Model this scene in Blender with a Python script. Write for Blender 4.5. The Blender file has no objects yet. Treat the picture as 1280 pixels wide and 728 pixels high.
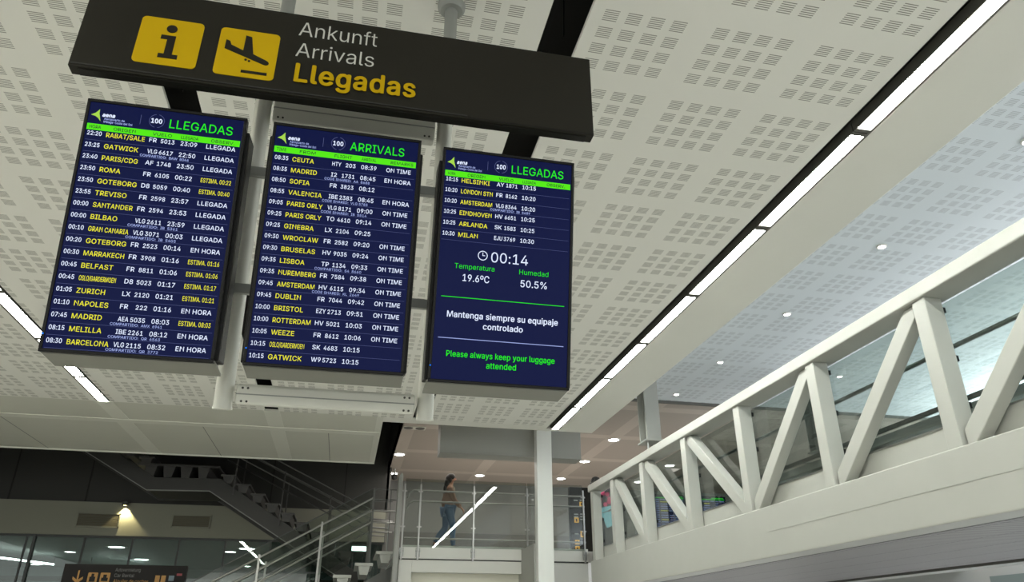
import bpy, bmesh, math, random
from mathutils import Vector, Matrix
random.seed(4)
S = bpy.context.scene
COL = S.collection
EYE = 1.6                      # camera height above the hall floor; all z below are given relative to the eye

# ------------------------------------------------------------------ camera, world, lights, exposure
cam = bpy.data.cameras.new('camera'); cam.sensor_width = 36.0; cam.lens = 922.2 / 1280 * 36.0
cam.clip_start = 0.05; cam.clip_end = 300
co = bpy.data.objects.new('camera', cam); COL.objects.link(co)
co.location = (0, 0, EYE); co.rotation_euler = (math.radians(90 + 25.336), 0, math.radians(-12.047))
S.camera = co
S.view_settings.view_transform = 'Standard'; S.view_settings.look = 'None'
S.view_settings.gamma = 1.0; S.view_settings.use_curve_mapping = False
S.view_settings.exposure = 0.0
S.render.film_transparent = False

W = bpy.data.worlds.new('world'); S.world = W; W.use_nodes = True
W.node_tree.nodes['Background'].inputs[0].default_value = (0.92, 0.95, 0.90, 1)
W.node_tree.nodes['Background'].inputs[1].default_value = 1.75
STRIP_POWER = 70.0
DOWN_POWER = 30.0

def area(name, loc, rot, sx, sy, power, col=(1, 1, 1)):
    l = bpy.data.lights.new(name, 'AREA'); l.shape = 'RECTANGLE'; l.size = sx; l.size_y = sy
    l.energy = power; l.color = col
    o = bpy.data.objects.new(name, l); COL.objects.link(o)
    o.location = (loc[0], loc[1], loc[2] + EYE); o.rotation_euler = rot
    return o
# two unseen fill lights added for brightness, then the gallery's ceiling light
area('hall_fill', (0, -20, 3.6), (0, 0, 0), 20, 10, 1800, (1, 1, .93))  # unseen area light added behind the viewer to brighten the hall
area('bridge_ceiling_fill', (13.9, 3, 2.3), (math.pi, 0, 0), 1.6, 20, 3000, (.92, .97, 1))  # added upward fill, hidden by the girder, brightens the bluish bridge ceiling
area('gallery_luminaires', (5, 19.5, 4.42), (0, 0, 0), 8, 5, 290, (1, .93, .84))

# ------------------------------------------------------------------ materials
MATS = {}
def srgb(r, g, b):
    f = lambda c: (c / 255 / 12.92) if c / 255 <= 0.04045 else ((c / 255 + 0.055) / 1.055) ** 2.4
    return (f(r), f(g), f(b), 1)
def mat(name, col, rough=0.5, metal=0.0, noise=0.0, nscale=6.0, emit=None, estr=1.0, spec=0.5, bump=0.0):
    m = bpy.data.materials.new(name); m.use_nodes = True; nt = m.node_tree
    b = nt.nodes['Principled BSDF']
    b.inputs['Roughness'].default_value = rough; b.inputs['Metallic'].default_value = metal
    b.inputs['Specular IOR Level'].default_value = spec
    b.inputs['Base Color'].default_value = col
    if noise or bump:
        tc = nt.nodes.new('ShaderNodeTexCoord'); no = nt.nodes.new('ShaderNodeTexNoise')
        no.inputs['Scale'].default_value = nscale; no.inputs['Detail'].default_value = 5
        nt.links.new(tc.outputs['Object'], no.inputs['Vector'])
        if noise:
            mr = nt.nodes.new('ShaderNodeMapRange'); mr.inputs[3].default_value = 1 - noise; mr.inputs[4].default_value = 1 + noise
            nt.links.new(no.outputs['Fac'], mr.inputs[0])
            vm = nt.nodes.new('ShaderNodeVectorMath'); vm.operation = 'SCALE'; vm.inputs[0].default_value = col[:3]
            nt.links.new(mr.outputs[0], vm.inputs['Scale']); nt.links.new(vm.outputs[0], b.inputs['Base Color'])
        if bump:
            bp = nt.nodes.new('ShaderNodeBump'); bp.inputs['Strength'].default_value = bump; bp.inputs['Distance'].default_value = .01
            nt.links.new(no.outputs['Fac'], bp.inputs['Height']); nt.links.new(bp.outputs[0], b.inputs['Normal'])
    if emit is not None:
        b.inputs['Emission Color'].default_value = emit; b.inputs['Emission Strength'].default_value = estr
    MATS[name] = m
    return m
def nmath(nt, op, a, b=None):
    n = nt.nodes.new('ShaderNodeMath'); n.operation = op
    for i, v in enumerate((a, b)):
        if v is None: continue
        if isinstance(v, (int, float)): n.inputs[i].default_value = v
        else: nt.links.new(v, n.inputs[i])
    return n.outputs[0]
def perforated(name, col, hole, px=.775, py=.75, bx=.157, by=.15, w=.1, slot=.0172, frac=.42):
    """white board with fields of four by four blocks of six slots, measured from the object's origin"""
    m = mat(name, col, .7, spec=.25); nt = m.node_tree; b = nt.nodes['Principled BSDF']
    tc = nt.nodes.new('ShaderNodeTexCoord'); sp = nt.nodes.new('ShaderNodeSeparateXYZ')
    nt.links.new(tc.outputs['Object'], sp.inputs[0])
    def wrap(v, p): return nmath(nt, 'FLOORED_MODULO', v, p)
    gx, gy = wrap(sp.outputs[0], px), wrap(sp.outputs[1], py)
    ex, ey = wrap(gx, bx), wrap(gy, by)
    m1 = nmath(nt, 'MULTIPLY', nmath(nt, 'LESS_THAN', gx, bx * 3 + w), nmath(nt, 'LESS_THAN', gy, by * 3 + w))
    m2 = nmath(nt, 'MULTIPLY', nmath(nt, 'LESS_THAN', ex, w), nmath(nt, 'LESS_THAN', ey, w))
    m3 = nmath(nt, 'LESS_THAN', wrap(ey, slot), slot * frac)
    f = nmath(nt, 'MULTIPLY', nmath(nt, 'MULTIPLY', m1, m2), m3)
    mx = nt.nodes.new('ShaderNodeMix'); mx.data_type = 'RGBA'
    mx.inputs[6].default_value = col; mx.inputs[7].default_value = hole
    nt.links.new(f, mx.inputs[0]); nt.links.new(mx.outputs[2], b.inputs['Base Color'])
    return m
def banded(name, col, band, px, py, wd):
    """ceiling boards with lighter flush joints every px by py metres from the object's origin"""
    m = mat(name, col, .6); nt = m.node_tree; b = nt.nodes['Principled BSDF']
    tc = nt.nodes.new('ShaderNodeTexCoord'); sp = nt.nodes.new('ShaderNodeSeparateXYZ')
    nt.links.new(tc.outputs['Object'], sp.inputs[0])
    fx = nmath(nt, 'LESS_THAN', nmath(nt, 'FLOORED_MODULO', nmath(nt, 'ADD', sp.outputs[0], wd / 2), px), wd)
    fy = nmath(nt, 'LESS_THAN', nmath(nt, 'FLOORED_MODULO', nmath(nt, 'ADD', sp.outputs[1], wd / 2), py), wd)
    mx = nt.nodes.new('ShaderNodeMix'); mx.data_type = 'RGBA'
    mx.inputs[6].default_value = col; mx.inputs[7].default_value = band
    nt.links.new(nmath(nt, 'MAXIMUM', fx, fy), mx.inputs[0]); nt.links.new(mx.outputs[2], b.inputs['Base Color'])
    return m
def meshed(name, col, dark, rib=.075, seam=.6):
    """ribbed metal soffit tray with open seams"""
    m = mat(name, col, .45, .3); nt = m.node_tree; b = nt.nodes['Principled BSDF']
    tc = nt.nodes.new('ShaderNodeTexCoord'); sp = nt.nodes.new('ShaderNodeSeparateXYZ')
    nt.links.new(tc.outputs['Object'], sp.inputs[0])
    fy = nmath(nt, 'LESS_THAN', nmath(nt, 'FLOORED_MODULO', sp.outputs[1], rib), rib * .35)
    fx = nmath(nt, 'LESS_THAN', nmath(nt, 'FLOORED_MODULO', sp.outputs[0], seam), .012)
    f = nmath(nt, 'MAXIMUM', nmath(nt, 'MULTIPLY', fy, .65), fx)
    mx = nt.nodes.new('ShaderNodeMix'); mx.data_type = 'RGBA'
    mx.inputs[6].default_value = col; mx.inputs[7].default_value = dark
    nt.links.new(f, mx.inputs[0]); nt.links.new(mx.outputs[2], b.inputs['Base Color'])
    return m
def glass(name, tint, ior=1.5, boost=1.0):
    m = bpy.data.materials.new(name); m.use_nodes = True; nt = m.node_tree; nt.nodes.clear()
    o = nt.nodes.new('ShaderNodeOutputMaterial'); t = nt.nodes.new('ShaderNodeBsdfTransparent'); t.inputs[0].default_value = tint
    g = nt.nodes.new('ShaderNodeBsdfGlossy'); g.inputs['Roughness'].default_value = .0
    f = nt.nodes.new('ShaderNodeFresnel'); ge = nt.nodes.new('ShaderNodeNewGeometry')
    nt.links.new(nmath(nt, 'ADD', ior, nmath(nt, 'MULTIPLY', ge.outputs['Backfacing'], 1 / ior - ior)), f.inputs[0])   # same Fresnel on both faces of the sheet
    k = nmath(nt, 'MINIMUM', nmath(nt, 'MULTIPLY', f.outputs[0], boost), 1.0)
    x = nt.nodes.new('ShaderNodeMixShader')
    nt.links.new(k, x.inputs[0]); nt.links.new(t.outputs[0], x.inputs[1]); nt.links.new(g.outputs[0], x.inputs[2])
    nt.links.new(x.outputs[0], o.inputs[0])
    MATS[name] = m
    return m
def emis(name, col, s=1.0):
    m = bpy.data.materials.new(name); m.use_nodes = True; nt = m.node_tree; nt.nodes.clear()
    o = nt.nodes.new('ShaderNodeOutputMaterial'); e = nt.nodes.new('ShaderNodeEmission')
    e.inputs[0].default_value = col; e.inputs[1].default_value = s; nt.links.new(e.outputs[0], o.inputs[0])
    MATS[name] = m
    return m

perforated('ceiling_board', (.79, .785, .735, 1), (.27, .265, .235, 1))
perforated('upper_ceiling_board', (.76, .80, .83, 1), (.47, .49, .51, 1))
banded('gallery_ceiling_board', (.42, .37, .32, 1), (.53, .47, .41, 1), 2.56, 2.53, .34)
mat('plain_board', (.76, .755, .70, 1), .65, noise=.03, nscale=1.2)
mat('grey_board', (.60, .60, .53, 1), .65, noise=.03, nscale=.9)
mat('joint_board', (.69, .69, .62, 1), .6)
mat('plenum', (.018, .017, .015, 1), .8)
mat('floor_stone', (.52, .51, .49, 1), .3, noise=.06, nscale=3)
mat('sign_black', srgb(31, 29, 23), .5, noise=.06, nscale=9, spec=.2)
mat('far_sign_black', srgb(17, 15, 15), .6, spec=.15)
mat('sign_edge', srgb(22, 20, 17), .5, spec=.2)
mat('sign_yellow', srgb(192, 158, 1), .55, spec=.15)
mat('sign_grey', srgb(196, 196, 190), .5)
mat('bezel_black', srgb(14, 14, 14), .4, spec=.2)
mat('housing_black', srgb(12, 12, 12), .5, spec=.2)
mat('housing_grey', srgb(122, 122, 114), .5, .2)
mat('frame_white', srgb(205, 205, 196), .4, noise=.03)
mat('pole_grey', srgb(140, 142, 138), .4)
mat('screw_dark', srgb(50, 48, 44), .5)
mat('screen_navy', srgb(4, 5, 8), .3, emit=srgb(13, 21, 66), estr=.9, spec=.06)
emis('text_white', srgb(222, 232, 255), 1.08)
emis('text_pale', srgb(170, 185, 245), .85)
emis('text_yellow', srgb(240, 235, 60), .95)
emis('text_green', srgb(45, 235, 40), .95)
emis('logo_green', srgb(175, 225, 85), .9)
emis('bar_green', srgb(90, 240, 30), .95)
mat('bar_text', srgb(20, 80, 20), .6)
emis('rule_blue', srgb(120, 130, 190), .45)
emis('led_blue', srgb(20, 120, 255), 1.2)
mat('bridge_paint', (.445, .45, .415, 1), .38, noise=.05, nscale=2.5, bump=.03)
mat('recess_grey', (.10, .096, .085, 1), .7)
mat('bridge_dark', (.10, .10, .09, 1), .5)
meshed('bridge_soffit', (.34, .32, .32, 1), (.04, .04, .04, 1))
glass('bridge_glass', (.66, .71, .69, 1), 1.5, 1.4)
glass('rail_glass', (.80, .83, .81, 1), 1.5, 1.1)
glass('stair_glass', (.80, .83, .81, 1), 1.45, .5)
glass('window_glass', (.62, .72, .70, 1), 1.5, 1.6)
mat('steel', (.36, .36, .35, 1), .32, .85)
mat('dark_rail', (.16, .16, .155, 1), .35, .7)
mat('clamp_black', (.02, .02, .02, 1), .5)
mat('white_panel', (.66, .66, .62, 1), .5)
mat('cream_panel', (.72, .70, .60, 1), .5)
mat('column_paint', (.76, .78, .75, 1), .45)
mat('beam_grey', (.32, .325, .30, 1), .5)
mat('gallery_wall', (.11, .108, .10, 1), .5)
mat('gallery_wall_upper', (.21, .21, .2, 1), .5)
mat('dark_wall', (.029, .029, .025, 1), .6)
mat('dark_stair', (.040, .039, .036, 1), .45)
mat('dark_stair_step', (.065, .063, .06, 1), .5)
mat('band_plaster', (.25, .25, .20, 1), .7)
mat('grille', (.12, .11, .075, 1), .6)
mat('room_grey', (.20, .24, .23, 1), .6)
mat('mullion', (.05, .055, .055, 1), .5)
mat('brown_beam', (.07, .05, .035, 1), .6)
mat('step_white', (.45, .46, .43, 1), .5)
mat('stair_frame', (.09, .095, .09, 1), .5)
mat('bronze_glow', srgb(230, 175, 60), .5, emit=srgb(225, 165, 60), estr=.5)
emis('lamp_white', (.97, 1, .94, 1), STRIP_POWER)
emis('lamp_warm', (1, 1, .84, 1), STRIP_POWER)
emis('downlight', (1, .98, .93, 1), DOWN_POWER)
emis('teal_lamp', (.72, 1, .92, 1), 5)
emis('warm_lamp', (1, .85, .4, 1), 6)
mat('skin', srgb(190, 140, 115), .55)
mat('hair', srgb(24, 18, 15), .5)
mat('blouse', srgb(128, 118, 98), .8)
mat('cardigan', srgb(140, 108, 92), .8)
mat('jeans', srgb(74, 104, 136), .8)
mat('shoe', srgb(60, 58, 56), .6)
emis('poster_pink', srgb(225, 70, 120), 1.2)
emis('poster_cyan', srgb(150, 215, 225), 1.2)
mat('poster_back', srgb(60, 60, 70), .5)
mat('icon_red', srgb(100, 22, 32), .5)
mat('icon_blue', srgb(70, 84, 92), .5)
mat('sign_dim', srgb(72, 72, 72), .5)
mat('sign_orange', srgb(120, 84, 26), .5)
mat('right_wall', (.5, .5, .48, 1), .6)

# ------------------------------------------------------------------ mesh builder
class MB:
    def __init__(self): self.v = []; self.f = []; self.m = []
    def add(self, verts, faces, mi=0):
        o = len(self.v); self.v += [tuple(v) for v in verts]
        for f in faces: self.f.append([i + o for i in f]); self.m.append(mi)
        return self
    def box(self, x0, x1, y0, y1, z0, z1, mi=0):
        v = [(x, y, z) for x in (x0, x1) for y in (y0, y1) for z in (z0, z1)]
        return self.add(v, [(0, 1, 3, 2), (4, 6, 7, 5), (0, 4, 5, 1), (2, 3, 7, 6), (0, 2, 6, 4), (1, 5, 7, 3)], mi)
    def obox(self, o, ex, ey, ez, mi=0):
        """box from corner o with three edge vectors"""
        o, ex, ey, ez = map(Vector, (o, ex, ey, ez))
        v = [o + ex * a + ey * b + ez * c for a in (0, 1) for b in (0, 1) for c in (0, 1)]
        fs = [(0, 1, 3, 2), (4, 6, 7, 5), (0, 4, 5, 1), (2, 3, 7, 6), (0, 2, 6, 4), (1, 5, 7, 3)]
        if ex.cross(ey).dot(ez) < 0: fs = [tuple(reversed(f)) for f in fs]
        return self.add(v, fs, mi)
    def tube(self, p, q, r, n=14, r2=None, mi=0, flat=1.0):
        p, q = Vector(p), Vector(q); d = (q - p).normalized(); r2 = r if r2 is None else r2
        a = d.orthogonal().normalized() if abs(d.x) > .9 else d.cross(Vector((1, 0, 0))).normalized()
        b = d.cross(a)
        vs = []
        for c, rr in ((p, r), (q, r2)):
            for i in range(n):
                t = 2 * math.pi * i / n
                vs.append(c + a * math.cos(t) * rr * flat + b * math.sin(t) * rr)
        fs = [(i, (i + 1) % n, n + (i + 1) % n, n + i) for i in range(n)]
        fs += [tuple(reversed(range(n))), tuple(range(n, 2 * n))]
        return self.add(vs, fs, mi)
    def path(self, pts, r, n=10, mi=0):
        pts = [Vector(p) for p in pts]
        for a, b in zip(pts, pts[1:]): self.tube(a, b, r, n, mi=mi)
        for p in pts[1:-1]: self.ball(p, r * 1.01, mi=mi, n=8)
        return self
    def ball(self, c, r, mi=0, n=12, sz=(1, 1, 1)):
        c = Vector(c); m = n // 2; vs = []; fs = []
        for i in range(1, m):
            ph = math.pi * i / m
            for j in range(n):
                t = 2 * math.pi * j / n
                vs.append(c + Vector((math.sin(ph) * math.cos(t) * r * sz[0], math.sin(ph) * math.sin(t) * r * sz[1], math.cos(ph) * r * sz[2])))
        top = len(vs); vs.append(c + Vector((0, 0, r * sz[2]))); bot = len(vs); vs.append(c - Vector((0, 0, r * sz[2])))
        for i in range(m - 2):
            for j in range(n):
                fs.append((i * n + j, (i + 1) * n + j, (i + 1) * n + (j + 1) % n, i * n + (j + 1) % n))
        for j in range(n):
            fs.append((top, j, (j + 1) % n)); fs.append((bot, (m - 2) * n + (j + 1) % n, (m - 2) * n + j))
        return self.add(vs, fs, mi)
    def lathe(self, prof, c, n=24, mi=0, cap=True):
        """profile of (radius, z) turned about a vertical axis through c"""
        c = Vector(c); vs = []; fs = []; k = len(prof)
        for r, z in prof:
            for j in range(n):
                t = 2 * math.pi * j / n; vs.append(c + Vector((r * math.cos(t), r * math.sin(t), z)))
        for i in range(k - 1):
            for j in range(n): fs.append((i * n + j, i * n + (j + 1) % n, (i + 1) * n + (j + 1) % n, (i + 1) * n + j))
        if cap: fs.append(tuple(reversed(range(n)))); fs.append(tuple(range((k - 1) * n, k * n)))
        return self.add(vs, fs, mi)
    def prism(self, pts, o, ex, ey, dv, mi=0):
        """outline pts (a, b) on o + a ex + b ey, pushed along dv"""
        o, ex, ey, dv = map(Vector, (o, ex, ey, dv)); n = len(pts)
        vs = [o + ex * a + ey * b for a, b in pts]; vs += [v + dv for v in vs]
        fs = [tuple(range(n)), tuple(reversed(range(n, 2 * n)))]
        fs += [(i, n + i, n + (i + 1) % n, (i + 1) % n) for i in range(n)]
        return self.add(vs, fs, mi)
    def build(self, name, m, parent=None, base=None, bevel=0, smooth=False, seg=2):
        return link(name, self, m, parent, base, bevel, smooth, seg)

BASE = {}
def link(name, mb, m, parent=None, base=None, bevel=0, smooth=False, seg=2):
    """ONE mesh object. base: origin in eye coordinates (defaults to the middle of the bottom)."""
    if parent is not None: base = BASE[parent.name]
    elif base is None:
        xs, ys, zs = zip(*mb.v); base = ((min(xs) + max(xs)) / 2, (min(ys) + max(ys)) / 2, min(zs))
    base = Vector(base)
    me = bpy.data.meshes.new(name)
    me.from_pydata([tuple(Vector(v) - base) for v in mb.v], [], mb.f)
    ms = m if isinstance(m, (list, tuple)) else [m]
    for x in ms: me.materials.append(MATS[x])
    me.polygons.foreach_set('material_index', mb.m)
    bm = bmesh.new(); bm.from_mesh(me); bmesh.ops.recalc_face_normals(bm, faces=bm.faces); bm.to_mesh(me); bm.free()
    me.update()
    o = bpy.data.objects.new(name, me); COL.objects.link(o)
    BASE[o.name] = base
    if parent is not None: o.parent = parent
    else: o.location = base + Vector((0, 0, EYE))
    if smooth:
        me.polygons.foreach_set('use_smooth', [True] * len(me.polygons))
        me.set_sharp_from_angle(angle=math.radians(40))
    if bevel:
        b = o.modifiers.new('bevel', 'BEVEL'); b.width = bevel; b.segments = seg; b.limit_method = 'ANGLE'; b.angle_limit = math.radians(40)
    return o
def tag(o, label, cat, group=None, kind=None):
    o['label'] = label; o['category'] = cat
    if group: o['group'] = group
    if kind: o['kind'] = kind
    return o
def thing(name, base, label, cat, group=None):
    o = bpy.data.objects.new(name, None); COL.objects.link(o); o.empty_display_size = .1
    o.location = Vector(base) + Vector((0, 0, EYE)); BASE[o.name] = Vector(base)
    return tag(o, label, cat, group)
def struct(name, mb, m, base=None, bevel=0, label=None, cat=None):
    o = link(name, mb, m, None, base, bevel); o['kind'] = 'structure'
    if label: o['label'] = label
    if cat: o['category'] = cat
    return o
def dup(root, delta, label, group=None):
    """copy a thing with its parts and sub-parts"""
    r = root.copy(); COL.objects.link(r); r.location = root.location + Vector(delta)
    BASE[r.name] = BASE[root.name] + Vector(delta)
    r['label'] = label
    if group: r['group'] = group
    for ch in list(root.children):
        c = ch.copy(); COL.objects.link(c); c.parent = r
        for g in list(ch.children):
            d = g.copy(); COL.objects.link(d); d.parent = c
    return r

# ------------------------------------------------------------------ lettering
_tc = {}
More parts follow.
